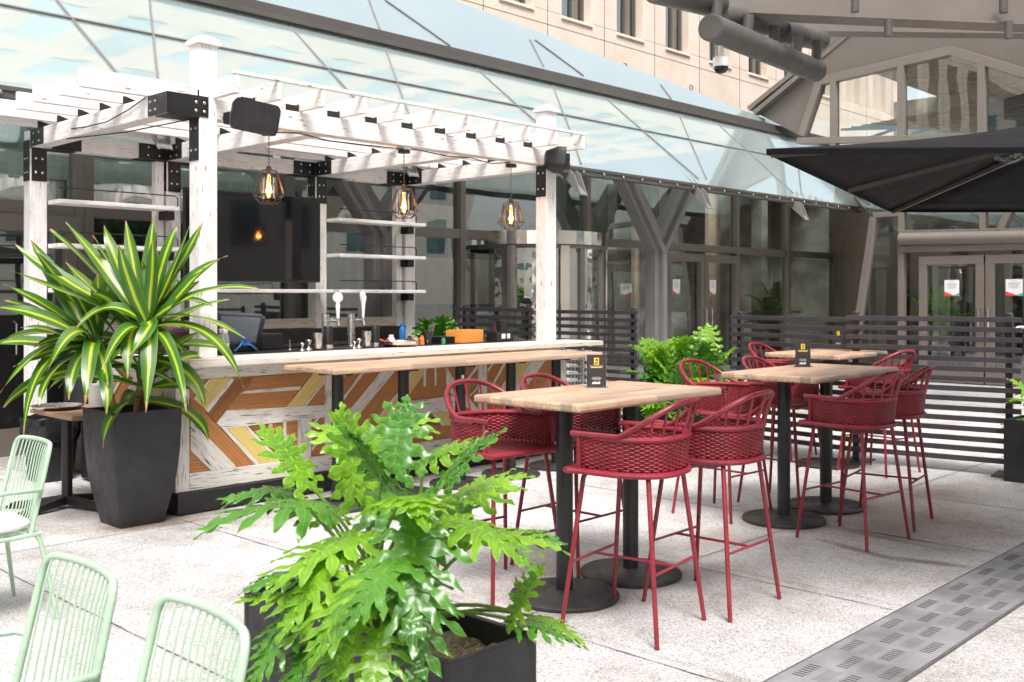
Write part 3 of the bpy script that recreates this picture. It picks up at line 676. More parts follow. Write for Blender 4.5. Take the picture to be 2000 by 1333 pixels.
# overhead canopy structure top right
ov = empty('plaza_canopy', at(1700, 40, 13)*Vector((1, 1, 0)) if False else (at(1700, 40, 13).x, at(1700, 40, 13).y, 0), 0, 'taupe steel canopy of deep beams and round tubes overhead at the upper right', 'canopy')
mb = MB()
mb.prism([at(1408, 28, 13), at(2300, 66, 12.3), at(2300, 0, 12.3), at(1408, -45, 13)], tuple(FW*.25))
mb.prism([at(1408, 28, 13)+Vector((0, 0, 0)), at(2300, 66, 12.3), at(2300, 61, 12.3), at(1408, 24, 13)], tuple(-FW*.12))
mb.prism([at(1522, 63, 15.8), at(2300, 72, 15.2), at(2300, 10, 15.2), at(1522, 0, 15.8)], tuple(FW*.25))
mb.prism([at(1522, 64, 15.8), at(2300, 73, 15.2), at(2300, 69, 15.2), at(1522, 60, 15.8)], tuple(-FW*.12))
mb.build('beam', M['bronze'], ov)
mb = MB(); mb.prism([at(1440, -60, 13.3), at(2300, -30, 12.8), at(2400, -10, 14.2), at(1500, -10, 14.2)], (0, 0, .1)); mb.build('soffit', M['bronze'], ov)
for pa, pb, ta, tb, r in (((1388, 54), (1596, 140), 11.5, 14.5, .155), ((1280, -22), (1404, 10), 11.0, 12.2, .16), ((1400, 30), (1522, 52), 12.4, 14, .15), ((1525, 62), (1604, 80), 14, 15.5, .15)):
    mb = MB(); a = at(*pa, ta); b2 = at(*pb, tb); d = (b2-a).normalized()
    mb.tube([a, a+d*.004, b2-d*.05, b2], [r*.94, r, r, r*.8], 20); mb.tube([a-d*.006, a+d*.002], r*.86, 20); mb.build('tube', M['bronzedark'], ov)
for x, y0, y1, t in ((1462, 30, 88, 12.6), (1512, 52, 110, 13.2), (1558, 68, 128, 13.8), (1400, 0, 60, 11.8), (1596, 80, 138, 14.5)): mb = MB(); mb.tube([at(x, y0, t), at(x-4, y1, t)], .07, 12); mb.build('stub_tube', M['bronzedark'], ov)
for x, y in ((1670, 18), (1960, 20), (1735, 66), (1970, 70)): mb = MB(); mb.tube([at(x, y-28, 12.4), at(x, y+6, 12.4)], .05, 10); mb.build('hanger', M['bronzedark'], ov)

# dome security camera hanging from the canopy tube
p = at(1408, 128, 11.8); sc = empty('security_camera', p, 0, 'white dome security camera hanging from the lower round tube of the plaza canopy', 'security camera')
mb = MB(); mb.lathe([(.03, .28), (.03, .12), (.06, .10), (.09, .085), (.095, .0), (.085, -.02)], p, 20); mb.build('housing', M['whiteplastic'], sc)
mb = MB(); mb.lathe([(.085, -.018), (.08, -.05), (.055, -.085), (.0, -.10)], p, 20); mb.build('lens_dome', M['screen'], sc)
mb = MB(); mb.tube([p+Vector((0, 0, .28)), p+Vector((0, 0, .45))], .012, 8); mb.build('rod', M['steel'], sc)

# buildings across the plaza (seen only as reflections)
def tower(name, x0, x1, y0, y1, h, face, label, sp=3.0):
    t = empty(name, ((x0+x1)/2, (y0+y1)/2, 0), 0, label, 'building')
    mb = MB(); mb.box(x0, x1, y0, y1, 0, h); mb.build('wall', plain('pale_stone', (.82, .76, .68), .8, 0, .05, .5), t)
    mb = MB(); k = 0
    if face == 'y':
        u = x0+1
        while u < x1-2:
            z = 4
            while z < h-2: mb.box(u, u+1.5, y1+.0, y1+.05, z, z+2.2); z += 3.6
            u += sp
    else:
        u = y0+1
        while u < y1-2:
            z = 4
            while z < h-2: mb.box(x1, x1+.05, u, u+1.5, z, z+2.2); z += 3.6
            u += sp
    mb.build('window_glass', plain('office_window_'+face, (.10, .20, .22), .1, 0, .3, .3), t)
tower('office_tower', -20, 45, -34, -24, 34, 'y', 'broad stone tower behind the viewer across the plaza')
tower('office_tower', -42, -30, -20, 40, 22, 'x', 'lower stone block across the plaza facing the entrance pavilion')

# ------------------------------------------------------------------ pergola over the bar
BV, BKV = 7.2, 9.8
pg = empty('pergola', (6.1, 8.5, 0), 0, 'whitewashed timber pergola with black corner plates over the outdoor bar', 'pergola')
def wbox(name, *a, mt=None, bv=.006, par=None, **k):
    mb = MB(); mb.box(*a, **k); return mb.build(name, mt or M['white'], par or pg, bv)
PW = .155; FU = (4.06, 8.09); BUS = (3.80, 5.16, 7.00, 8.36)
def bolts(mb, pts, n):
    for p in pts:
        p = Vector(p); rot = Vector((0, 0, 1)).rotation_difference(Vector(n)).to_matrix().to_4x4()
        mb.lathe([(.0115, 0), (.0115, .003), (.007, .007), (0, .008)], p, 8, 1, rot)
for u in FU:
    po = wbox('post', u, u+PW, BV, BV+PW, 1.166, 3.60)
    mb = MB(); mb.box(u-.025, u+PW+.025, BV-.025, BV+PW+.025, 3.60, 3.635)
    c = (u+PW/2, BV+PW/2)
    q = .10; t = [(c[0]-q, c[1]-q, 3.635), (c[0]+q, c[1]-q, 3.635), (c[0]+q, c[1]+q, 3.635), (c[0]-q, c[1]+q, 3.635)]; s = .05
    t2 = [(c[0]-s, c[1]-s, 3.675), (c[0]+s, c[1]-s, 3.675), (c[0]+s, c[1]+s, 3.675), (c[0]-s, c[1]+s, 3.675)]
    mb.mesh(t+t2, [(4, 5, 6, 7)]+[(i, (i+1) % 4, (i+1) % 4+4, i+4) for i in range(4)], 0, None, False)
    mb.build('post_cap', M['white'], po, .006)
for u in BUS: wbox('post', u, u+PW, BKV, BKV+PW, .0, 3.03)
ZB0, ZB1 = 3.03, 3.19
wbox('beam', 3.80, FU[0]-.001, BV+.01, BV+.14, ZB0, ZB1); wbox('beam', FU[0]+PW+.001, FU[1]-.001, BV+.004, BV+.14, ZB0, ZB1); wbox('beam', FU[1]+PW+.001, 8.47, BV+.01, BV+.14, ZB0, ZB1)
for i, u in enumerate(BUS):
    y0 = BV+.142 if i in (0, 3) else BV+.142
    wbox('beam', u+.004, u+.145, y0, BKV-.002, ZB0, ZB1)
wbox('beam', 3.80, 8.52, BKV+.004, BKV+.145, ZB0, ZB1)
# planks along the bar and short rafters over the front
for k, v in enumerate((7.50, 7.93, 8.35, 8.77, 9.20, 9.62)):
    wbox('plank', 3.27+.03*(k % 2), 8.78, v, v+.045, ZB1+.002, ZB1+.145)
for k in range(10):
    u = 4.115+k*.4335; u = u if k < 9 else 8.02; 
for u in (4.20, 4.58, 5.0, 5.42, 5.83, 6.25, 6.66, 7.07, 7.48, 8.32):
    wbox('rafter', u-.022, u+.022, 6.88, 7.498, ZB1+.002, ZB1+.145)
wbox('rafter', 7.89-.022, 7.89+.022, 6.88, 7.498, ZB1+.002, ZB1+.145)
wbox('top_rail', 4.17, 8.36, 6.875, 6.915, ZB1+.147, ZB1+.175, bv=.003)
# black plates
mb = MB()
def plate(x0, x1, y0, y1, z0, z1, n):
    mb.box(x0, x1, y0, y1, z0, z1, 0)
mats = [M['black'], M['steel']]
e = .006
# front left corner wrap
mb.box(3.794, 4.135, BV-.006, BV-.001, ZB0+.003, ZB1+.003); mb.box(3.790, 3.797, BV-.006, BV+.30, ZB0+.003, ZB1+.003); mb.box(3.80, 4.06, BV-.002, BV+.2, ZB0-.008, ZB0-.001)
bolts(mb, [(4.03, BV-.006, 3.075), (4.03, BV-.006, 3.14), (4.10, BV-.006, 3.075), (4.10, BV-.006, 3.14)], (0, -1, 0))
bolts(mb, [(3.79, BV+.18, 3.075), (3.79, BV+.18, 3.14), (3.79, BV+.26, 3.075), (3.79, BV+.26, 3.14)], (-1, 0, 0))
mb.build('corner_plate', mats, pg); mb = MB()
for u in FU:
    mb.box(u-.006, u-.001, BV+.008, BV+PW-.008, 2.70, 3.028); bolts(mb, [(u-.006, BV+.045, z) for z in (2.78, 2.95)]+[(u-.006, BV+.115, z) for z in (2.78, 2.95)], (-1, 0, 0)); mb.build('corner_plate', mats, pg); mb = MB()
mb.box(8.245, 8.475, BV+.004, BV+.009, ZB0+.004, ZB1); mb.box(8.25, 8.47, BV, BV+.2, ZB0-.008, ZB0-.001)
mb.build('corner_plate', mats, pg); mb = MB()
for i, u in enumerate(BUS):
    mb.box(u+.012, u+PW-.004, BKV-.006, BKV-.001, 2.72, 3.028); mb.box(u-.006, u-.001, BKV+.008, BKV+PW-.01, 2.72, 3.10 if i == 0 else 3.028)
    bolts(mb, [(u+x, BKV-.006, z) for x in (.05, .11) for z in (2.80, 2.93)], (0, -1, 0)); bolts(mb, [(u-.006, BKV+y, z) for y in (.05, .11) for z in (2.80, 2.93)], (-1, 0, 0))
    mb.box(u-.002, u+.004-.001, BKV-.30, BKV-.004, ZB0+.003, ZB1-.003); bolts(mb, [(u-.002, BKV-y, z) for y in (.08, .20) for z in (3.07, 3.15)], (-1, 0, 0))
    if i: mb.box(u-.30, u-.004, BKV-.003, BKV+.002, ZB0+.004, ZB1-.004); bolts(mb, [(u-x, BKV-.003, z) for x in (.08, .20) for z in (3.07, 3.15)], (0, -1, 0))
    mb.box(u-.32 if i else u, u+.42, BKV-.02, BKV+.13, ZB0-.008, ZB0-.001)
    mb.build('corner_plate', mats, pg); mb = MB()
mb.box(4.0, 4.28, BKV-.003, BKV+.002, ZB0+.004, ZB1-.004)
mb.build('corner_plate', mats, pg)
# little angle brackets where planks meet beams
mb = MB()
for v in (7.93, 8.35, 8.77, 9.20, 9.62):
    for i, u in enumerate(BUS): mb.prism([(u-.004, v-.004, ZB1), (u-.004, v-.004, ZB1+.062), (u+.02, v-.004, ZB1+.062), (u+.17, v-.004, ZB1+.02), (u+.17, v-.004, ZB1)], (0, -.004, 0)); mb.build('angle_bracket', M['black'], pg); mb = MB()
for u in (4.20, 4.58, 5.0, 5.42, 5.83, 6.25, 6.66, 7.07, 7.48, 7.89):
    mb.prism([(u-.024, BV+.006, ZB1), (u-.024, BV+.15, ZB1), (u-.024, BV+.02, ZB1+.062), (u-.024, BV+.006, ZB1+.062)], (-.004, 0, 0)); mb.box(u-.15, u-.022, BV+.004, BV+.012, ZB1+.001, ZB1+.05); mb.build('angle_bracket', M['black'], pg); mb = MB()
# shelves at the back
for (u0, u1, zs) in ((BUS[0]+PW, BUS[1], (2.125, 2.535, 1.71)), (BUS[2]+PW-.0, BUS[3]+.10, (1.71, 2.125, 2.535))):
    for z in zs:
        wbox('shelf', u0-.01 if u0 > 5 else u0+.002, u1, BKV-.27, BKV-.01, z-.03, z+.01)
wbox('shelf', BUS[1]+.1, BUS[2]+.05, BKV-.27, BKV-.01, 1.68, 1.72)
mb = MB()
for (u0, u1, zs) in ((BUS[0]+PW, BUS[1]-.02, (2.125, 2.535, 1.71)), (BUS[2]+PW, BUS[3]-.05, (1.71, 2.125, 2.535))):
    for z in zs: mb.tube([(u0, BKV-.26, z+.115), (u1-.03, BKV-.26, z+.115), (u1, BKV-.26, z+.09), (u1, BKV-.26, z+.01)], .006, 6); mb.build('shelf_rail', M['black'], pg); mb = MB()
mb = MB()
for u in BUS[1:2]+BUS[3:]:
    for z in (1.71, 2.125, 2.535): mb.box(u-.10, u-.002, BKV-.16, BKV-.02, z-.12, z-.032); mb.build('shelf_bracket', M['black'], pg); mb = MB()
wbox('rail_board', BUS[0]+PW+.002, BUS[3]-.002, BKV+.03, BKV+.07, 1.28, 1.39, mt=M['counter'])
for u in (BUS[1]-.11, BUS[3]-.13): wbox('stud', u, u+.09, BKV+.02, BKV+.11, 0, 3.02)

# television between the two middle back posts
tv = empty('television', (6.1, 9.6, 2.28), 0, 'large dark flat television mounted behind the bar under the pergola', 'television')
mb = MB(); mb.box(5.26, 6.94, 9.62, 9.67, 1.80, 2.76); mb.build('casing', M['black'], tv, .01)
mb = MB(); mb.box(5.275, 6.925, 9.614, 9.619, 1.83, 2.745); mb.build('screen', M['screen'], tv)
mb = MB(); mb.box(5.9, 6.3, 9.67, 9.80, 2.1, 2.5); mb.build('wall_bracket', M['black'], tv)

# ------------------------------------------------------------------ bar counter
bar = empty('bar_counter', (6.2, 7.8, 0), 0, 'outdoor bar counter faced with orange yellow and white geometric planks', 'bar counter')
U0b, U1b, FV = 3.82, 8.30, 7.12
def part(name, mt, *boxes, bv=.004, par=None, **k):
    mb = MB()
    for b_ in boxes: mb.box(*b_)
    return mb.build(name, mt, par or bar, bv)
part('plinth', M['black'], (U0b-.01, 8.45, FV-.05, 8.5, .01, .165))
part('side_frame', M['whitepanel'], (U0b, U0b+.03, FV+.12, FV+.20, .17, 1.115), (U0b, U0b+.03, 8.35, 8.45, .17, 1.115), (U0b, U0b+.03, FV+.20, 8.35, .17, .28), (U0b, U0b+.03, FV+.20, 8.35, 1.0, 1.115))
part('corner_board', M['whitepanel'], (U0b-.003, 3.93, FV-.004, FV+.12, .168, 1.116))
part('top_board', M['whitepanel'], (3.932, U1b-.08, FV-.002, FV+.03, 1.012, 1.116)); part('bottom_board', M['whitepanel'], (3.932, U1b-.08, FV-.002, FV+.03, .168, .30))
part('divider_board', M['whitepanel'], (5.187, 5.258, FV-.001, FV+.03, .301, 1.011)); part('divider_board', M['whitepanel'], (7.005, 7.12, FV-.001, FV+.03, .301, 1.011))
part('end_board', M['whitepanel'], (U1b-.078, U1b, FV-.004, FV+.12, .168, 1.116))
part('end_panel', M['whitepanel'], (U1b-.03, U1b-.003, FV+.13, 8.4, .17, 1.1))
PAN =  {'1':[('W',[(4.098,1.003),(4.118,1.01),(3.989,0.848),(3.969,0.864)]),('Y',[(4.118,1.01),(4.303,1.005),(4.077,0.773),(3.989,0.848)]),('W',[(4.293,1.003),(4.321,0.99),(4.092,0.75),(4.07,0.772)]),('B',[(4.328,0.986),(4.49,1.0),(4.165,0.663),(4.085,0.744)]),('O',[(4.49,1.0),(5.075,1.002),(4.939,0.896),(4.418,0.896)]),('W',[(4.418,0.896),(4.946,0.902),(4.929,0.871),(4.36,0.875)]),('O',[(4.36,0.875),(4.918,0.872),(4.806,0.74),(4.252,0.754)]),('Y',[(5.075,1.005),(5.185,1.008),(5.185,0.944),(4.96,0.731),(4.799,0.736)]),('W',[(5.185,0.947),(5.185,0.915),(4.996,0.735),(4.967,0.734)]),('W',[(4.252,0.754),(5.185,0.725),(5.185,0.62),(4.215,0.617),(4.165,0.663)]),('O',[(3.945,0.873),(3.971,0.847),(4.509,0.294),(4.347,0.297),(3.945,0.721)]),('W',[(3.945,0.71),(4.347,0.297),(4.153,0.295),(3.945,0.504)]),('W',[(3.945,0.517),(3.959,0.513),(4.163,0.297),(4.126,0.294),(3.945,0.476)]),('W',[(4.215,0.617),(4.246,0.617),(4.555,0.289),(4.513,0.289)]),('Y',[(4.252,0.616),(4.405,0.617),(4.73,0.295),(4.555,0.289)]),('W',[(4.405,0.617),(4.435,0.616),(4.754,0.3),(4.728,0.294)]),('B',[(4.437,0.616),(4.635,0.615),(4.792,0.401),(4.751,0.301)]),('W',[(4.64,0.615),(4.665,0.612),(4.662,0.541),(4.642,0.556)]),('W',[(4.776,0.616),(4.799,0.617),(4.799,0.412),(4.776,0.415)]),('W',[(4.918,0.623),(5.046,0.626),(5.039,0.303),(4.915,0.287)]),('W',[(5.104,0.621),(5.13,0.621),(5.053,0.553),(5.049,0.577)]),('W',[(5.104,0.422),(5.119,0.408),(5.053,0.349),(5.049,0.374)])],'2':[('W',[(5.405,0.998),(5.443,1.002),(5.369,0.932),(5.369,0.963)]),('W',[(5.596,1.005),(5.632,1.004),(5.369,0.74),(5.369,0.771)]),('W',[(5.829,1.011),(5.997,1.012),(5.596,0.66),(5.449,0.534),(5.369,0.542),(5.369,0.593)]),('W',[(5.997,0.787),(5.997,0.754),(5.799,0.583),(5.77,0.586)]),('Y',[(5.997,0.754),(5.997,0.632),(5.829,0.493),(5.746,0.51),(5.799,0.588)]),('Y',[(6.22,1.001),(6.373,0.998),(6.07,0.697),(6.07,0.857)]),('W',[(6.182,0.998),(6.222,0.999),(6.07,0.857),(6.07,0.881)]),('W',[(6.296,1.006),(6.321,1.005),(6.321,0.808),(6.296,0.81)]),('W',[(6.431,1.009),(6.455,1.008),(6.455,0.809),(6.434,0.811)]),('W',[(6.583,0.973),(6.67,0.86),(6.69,0.789),(6.69,0.671),(6.583,0.791)]),('W',[(6.07,0.688),(6.69,0.696),(6.69,0.557),(6.232,0.552),(6.07,0.65)]),('W',[(6.095,0.662),(6.138,0.645),(6.334,0.447),(6.283,0.451)]),('B',[(6.245,0.546),(6.399,0.549),(6.516,0.43),(6.347,0.446)]),('W',[(6.399,0.549),(6.431,0.549),(6.563,0.426),(6.516,0.43)]),('Y',[(6.431,0.549),(6.69,0.552),(6.69,0.414),(6.563,0.426)]),('W',[(6.813,0.722),(6.995,0.548),(6.995,0.497),(6.813,0.592)]),('W',[(6.987,0.972),(7.002,0.951),(6.841,0.81),(6.834,0.84)]),('W',[(6.995,0.77),(6.995,0.745),(6.896,0.676),(6.889,0.697)])],'3':[('W',[(7.217,1.002),(7.247,1.001),(7.13,0.894),(7.13,0.925)]),('W',[(7.38,1.0),(7.418,0.998),(7.225,0.776),(7.203,0.793)]),('W',[(7.418,0.826),(7.418,0.79),(7.313,0.693),(7.291,0.705)]),('Y',[(7.608,0.993),(7.796,0.988),(7.343,0.603),(7.343,0.768)]),('W',[(7.554,0.992),(7.613,0.992),(7.433,0.825),(7.418,0.847)]),('W',[(7.796,0.988),(7.997,0.988),(7.585,0.616),(7.493,0.623),(7.493,0.738)])]}
def clip(poly, x0, x1, z0, z1):
    def cl(P, f, g):
        o = []
        for i in range(len(P)):
            a, b = P[i], P[(i+1) % len(P)]; fa, fb = f(a), f(b)
            if fa >= 0: o.append(a)
            if fa*fb < 0: t = fa/(fa-fb); o.append((a[0]+(b[0]-a[0])*t, a[1]+(b[1]-a[1])*t))
        return o
    for f in (lambda p: p[0]-x0, lambda p: x1-p[0], lambda p: p[1]-z0, lambda p: z1-p[1]):
        if len(poly) > 2: poly = cl(poly, f, 0)
    return poly
def pattern(key, x0, x1, origin, ex, ez, nrm, flip=1):
    """planks laid as 12 mm boards over a brown backing; ex/ez = plane axes"""
    mb = MB(); o = Vector(origin); X = Vector(ex); Z = Vector(ez); Nn = Vector(nrm)
    def quad(P, hgt, m, ang):
        rr = random.uniform(0, 9); ca, sa = math.cos(ang), math.sin(ang)
        top = [o+X*(p[0]-x0)+Z*p[1]+Nn*hgt for p in P]; bot = [o+X*(p[0]-x0)+Z*p[1] for p in P]
        uv = [(p[0]*ca+p[1]*sa+rr, -p[0]*sa+p[1]*ca+rr*.7) for p in P]; n = len(P)
        mb.mesh(top, [tuple(range(n))], m, uv, False)
        for i in range(n):
            j = (i+1) % n; mb.mesh([top[i], top[j], bot[j], bot[i]], [(0, 1, 2, 3)], m, [uv[i], uv[j], uv[j], uv[i]], False)
    quad([(x0, .301), (x1, .301), (x1, 1.011), (x0, 1.011)], .001, 1, .8 if key == '2' else 0)
    hh = 0
    for c, P in PAN[key]:
        ls = [(math.hypot(P[(i+1) % len(P)][0]-P[i][0], P[(i+1) % len(P)][1]-P[i][1]), i) for i in range(len(P))]; i = max(ls)[1]
        ang = math.atan2(P[(i+1) % len(P)][1]-P[i][1], P[(i+1) % len(P)][0]-P[i][0])
        Q = clip(P, x0+.001, x1-.001, .302, 1.010); hh += 1
        if len(Q) > 2: quad(Q, {'W': .0125, 'Y': .010, 'O': .008, 'B': .006}[c]+.0001*hh, {'W': 0, 'B': 2, 'O': 1, 'Y': 3}[c], ang)
    return mb.build('plank_panel', [M['whitepanel'], M['orange'], M['brown'], M['yellow']], bar, autosm=False)
random.seed(5)
pattern('1', 3.932, 5.186, (3.932, FV+.016, 0), (1, 0, 0), (0, 0, 1), (0, -1, 0))
pattern('2', 5.26, 7.004, (5.26, FV+.016, 0), (1, 0, 0), (0, 0, 1), (0, -1, 0))
pattern('3', 7.121, 8.221, (7.121, FV+.016, 0), (1, 0, 0), (0, 0, 1), (0, -1, 0))
PAN['S'] = [(c, [(3.932+(x-5.26)*1.0, z) for x, z in P]) for c, P in PAN['2']]
pattern('S', 3.932, 3.932+1.15, (U0b+.014, 8.35, 0), (0, -1, 0), (0, 0, 1), (-1, 0, 0))
part('countertop', M['counter'], (U0b-.012, 8.66, 6.89, 7.42, 1.117, 1.165), (U0b-.012, 4.3, 7.422, 8.45, 1.117, 1.165), bv=.006)
part('bar_mat', M['black'], (4.31, 8.2, 7.43, 7.95, 1.12, 1.168), (4.31, 5.6, 7.96, 8.45, 1.02, 1.10))
part('steel_worktop', M['steel'], (7.0, 8.9, 7.96, 8.5, 1.10, 1.14))
part('inner_cabinet', M['black'], (4.35, 8.2, 7.3, 7.9, .2, 1.1), (4.35, 5.6, 7.95, 8.4, .17, 1.0))
# back bar
bb = empty('back_bar', (6.1, 9.4, 0), 0, 'black back bar cabinet beneath the television and shelves', 'cabinet')
part('cabinet_body', M['black'], (4.1, 8.3, 9.15, 9.72, .02, 1.12), par=bb); part('back_panel', M['black'], (3.98, 8.33, 9.76, 9.80, 1.0, 1.275), par=bb)

# wire basket rack at the right end of the bar
wr = empty('wire_rack', (8.5, 7.35, 0), 0, 'white wire mesh rack standing at the right end of the bar', 'rack')
mb = MB()
for k in range(13): z = .1+k*.078; mb.tube([(8.33, 7.15, z), (8.62, 7.15, z)], .0028, 4); mb.tube([(8.62, 7.15, z), (8.62, 7.6, z)], .0028, 4)
for k in range(8): mb.tube([(8.34+k*.04, 7.148, .1), (8.34+k*.04, 7.148, 1.06)], .0028, 4)
for k in range(10): mb.tube([(8.622, 7.17+k*.047, .1), (8.622, 7.17+k*.047, 1.06)], .0028, 4)
mb.build('mesh_side', M['whiteplastic'], wr)
mb = MB()
for x, y in ((8.33, 7.15), (8.625, 7.15), (8.625, 7.6), (8.33, 7.6)): mb.box(x-.012, x+.012, y-.012, y+.012, 0, 1.08)
mb.build('upright', M['steel'], wr)
part('shelf_tray', M['whiteplastic'], (8.35, 8.6, 7.17, 7.58, .5, .52), (8.35, 8.6, 7.17, 7.58, .1, .12), par=wr)

# ------------------------------------------------------------------ things on the bar
MZ = 1.169
def onbar(px, v): p = onV(px, 600, v); return Vector((p.x, v, MZ))
def latheobj(name, prof, p, mt, label, cat, group=None, n=20, parent=None):
    mb = MB(); mb.lathe(prof, p, n); o = mb.build(name, mt, parent, loc=p if parent is None else None)
    return tag(o, label, cat, group) if parent is None else o
jig = [(.026, 0), (.027, .004), (.008, .035), (.008, .038), (.030, .085), (.027, .085), (.006, .045)]
for k, (px, v, s, lb) in enumerate(((590, 7.46, .8, 'short steel jigger on the bar mat, leftmost beside the glass shakers'), (603, 7.52, 1.05, 'taller steel jigger second from the left on the bar mat'),
        (692, 7.46, .75, 'small steel jigger in front of the silver tap column'), (701, 7.50, 1.0, 'taller steel jigger right beside the ribbed steel cup'))):
    latheobj('jigger', [(r*s, z*s) for r, z in jig], onbar(px, v), M['steel'], lb, 'jigger', 'steel jiggers on the bar mat')
shk = [(.030, 0), (.040, .01), (.046, .15), (.044, .15), (.036, .02), (0, .015)]
latheobj('mixing_cup', shk, onbar(620, 7.56), M['steel'], 'tall steel mixing cup beside the black topped tap on the left', 'cup', 'steel mixing cups')
latheobj('mixing_cup', shk, onbar(716, 7.56), M['steel'], 'steel mixing cup beside the black tumbler near the blue bottle', 'cup', 'steel mixing cups')
for px, lb in ((641, 'black shaker with steel foot in front of the left beer tap'), (733, 'black shaker with steel foot between steel cup and frying pan')):
    p = onbar(px, 7.60); r = empty('cocktail_shaker', p, 0, lb, 'shaker', 'black cocktail shakers')
    mb = MB(); mb.lathe([(.043, .04), (.040, .20), (.037, .205), (.030, .205)], p, 20); mb.build('shaker_body', M['black'], r)
    mb = MB(); mb.lathe([(.046, 0), (.046, .038), (.043, .04)], p, 20); mb.build('foot', M['steel'], r)
# beer taps
for px, hp, lb in ((636, 0, 'steel beer tap column with a round white medallion handle'), (686, 1, 'steel beer tap column with a curved white handle')):
    p = onbar(px, 7.78); p = Vector((p.x, p.y, 1.169)); r = empty('beer_tap', p, 0, lb, 'beer tap', 'beer taps on the bar')
    mb = MB(); mb.lathe([(.05, 0), (.05, .01), (.037, .015), (.037, .29), (.034, .31), (0, .315)], p, 20); mb.tube([p+Vector((.03, -.03, .25)), p+Vector((.07, -.10, .25)), p+Vector((.07, -.115, .20))], .013, 8); mb.build('column', M['steel'], r)
    h = p+Vector((.068, -.095, .26)); mb = MB()
    if hp == 0:
        mb.tube([h, h+Vector((0, 0, .03)), h+Vector((0, 0, .13)), h+Vector((0, 0, .17))], [.012, .016, .022, .014], 10)
        mb.lathe([(.0, -.012), (.045, -.012), (.048, 0), (.045, .012), (0, .012)], h+Vector((0, 0, .205)), 24, 0, Matrix.Rotation(R(90), 4, 'X') @ Matrix.Rotation(R(-43), 4, 'Y'))
    else:
        mb.tube([h, h+Vector((0, 0, .06)), h+Vector((.0, 0, .15)), h+Vector((0, 0, .20)), h+Vector((-.01, 0, .24)), h+Vector((-.012, 0, .26))], [.011, .014, .022, .033, .028, .016], 12)
    mb.build('tap_handle', M['whiteplastic'], r)
    mb = MB(); mb.lathe([(.014, -.02), (.016, 0), (.010, .02)], h, 12); mb.build('ferrule', M['steel'], r)
# till screen, printer, receipt items
p = onV(466, 650, 7.75); r = empty('till', (p.x, p.y, 1.169), 0, 'tilted touch screen till with a black stand on the left of the bar', 'till')
mb = MB(); M4 = Matrix.Translation((p.x, p.y, 1.36)) @ Matrix.Rotation(R(-14), 4, 'Z') @ Matrix.Rotation(R(24), 4, 'X') @ Matrix.Rotation(R(4), 4, 'Y')
mb.box(-.19, .19, 0, .05, -.14, .14, 0, 0, M4); mb.box(.02, .24, .05, .09, -.10, .10, 0, 0, M4); mb.build('screen_casing', plain('slate_plastic', (.05, .06, .08), .4), r, .008)
mb = MB(); mb.box(-.172, .172, -.003, -.001, -.12, .12, 0, 0, M4); mb.build('screen', plain('grey_blue_glass', (.20, .23, .28), .12, 0, .1, 3), r)
mb = MB(); mb.box(p.x-.1, p.x+.16, p.y-.02, p.y+.14, 1.169, 1.25); mb.build('stand', M['black'], r, .01)
p = onV(533, 650, 7.85); mb = MB(); mb.box(p.x-.13, p.x+.10, p.y-.02, p.y+.18, 1.169, 1.315); o = mb.build('receipt_printer', M['black'], None, .012, loc=(p.x, p.y, 1.169)); tag(o, 'black receipt printer beside the touch screen till', 'printer')
mb = MB(); random.seed(8)
for k in range(7):
    a = Vector((onV(455+k*4, 0, 7.68).x, 7.66+.02*k, 1.18)); b2 = Vector((onV(498, 0, 7.74).x, 7.70, 1.18)); mb.tube([a, a.lerp(b2, .3)+Vector((0, 0, .05+.012*k)), a.lerp(b2, .7)+Vector((0, .01, .045)), b2], .0045, 5)
o = mb.build('cable', M['blue'], None, loc=(a.x, a.y, 1.17)); tag(o, 'blue network cables looping beneath the touch screen till', 'cable')
latheobj('bottle', [(.030, 0), (.045, .02), (.050, .10), (.044, .15), (.036, .17), (.036, .18), (.05, .205), (.046, .21)], onbar(437, 7.50), M['steel'], 'dented steel shaker with dark lid beside the left bar post', 'shaker')
latheobj('pepper_tower', [(.022, 0), (.006, .01), (.004, .09), (.0, .092)], onbar(566, 7.7), M['steel'], 'thin steel bill spike on the bar between printer and jiggers', 'bill spike')
# frying pan with red handle grip
p = onbar(780, 7.50); r = empty('serving_pan', p, 0, 'shallow round steel pan resting on the bar mat', 'pan')
mb = MB(); mb.lathe([(.13, 0), (.165, .02), (.172, .05), (.168, .052), (.158, .022), (.12, .008), (0, .008)], p, 32); mb.build('pan_bowl', M['steel'], r)
mb = MB(); mb.tube([p+Vector((-.13, .08, .055)), p+Vector((-.17, .13, .07)), p+Vector((-.20, .16, .10))], .01, 6); mb.build('grip', M['redink'], r)
# black trays, cups
for k in range(6):
    p = onbar(868, 7.68)+Vector((0, 0, .012*k)); mb = MB(); mb.box(p.x-.14, p.x+.16, p.y-.1, p.y+.12, p.z, p.z+.008); o = mb.build('tray', M['black'], None, .003, loc=p)
    tag(o, ('bottom', 'second lowest', 'third lowest', 'third highest', 'second highest', 'topmost')[k]+' black tray in the neat stack between pan and orange box', 'tray', 'stacked black trays')
latheobj('utensil_cup', [(.04, 0), (.05, .13), (.047, .13), (.037, .01), (0, .01)], onbar(835, 7.55), M['black'], 'black cup holding bar tools right of the steel pan', 'cup')
mb = MB(); p = onbar(838, 7.52)
for k in range(5): mb.tube([p+Vector((.01*k-.02, 0, .02)), p+Vector((.02*k-.01, -.01, .17+.01*k)), p+Vector((.03*k, -.01, .20))], .004, 5)
o = mb.build('bar_tools', M['steel'], None, loc=p); tag(o, 'thin steel bar tools standing up out of the black cup', 'bar tools')
p = onbar(786, 7.9); r = empty('bottle', p, 0, 'blue water bottle standing behind the steel pan', 'bottle')
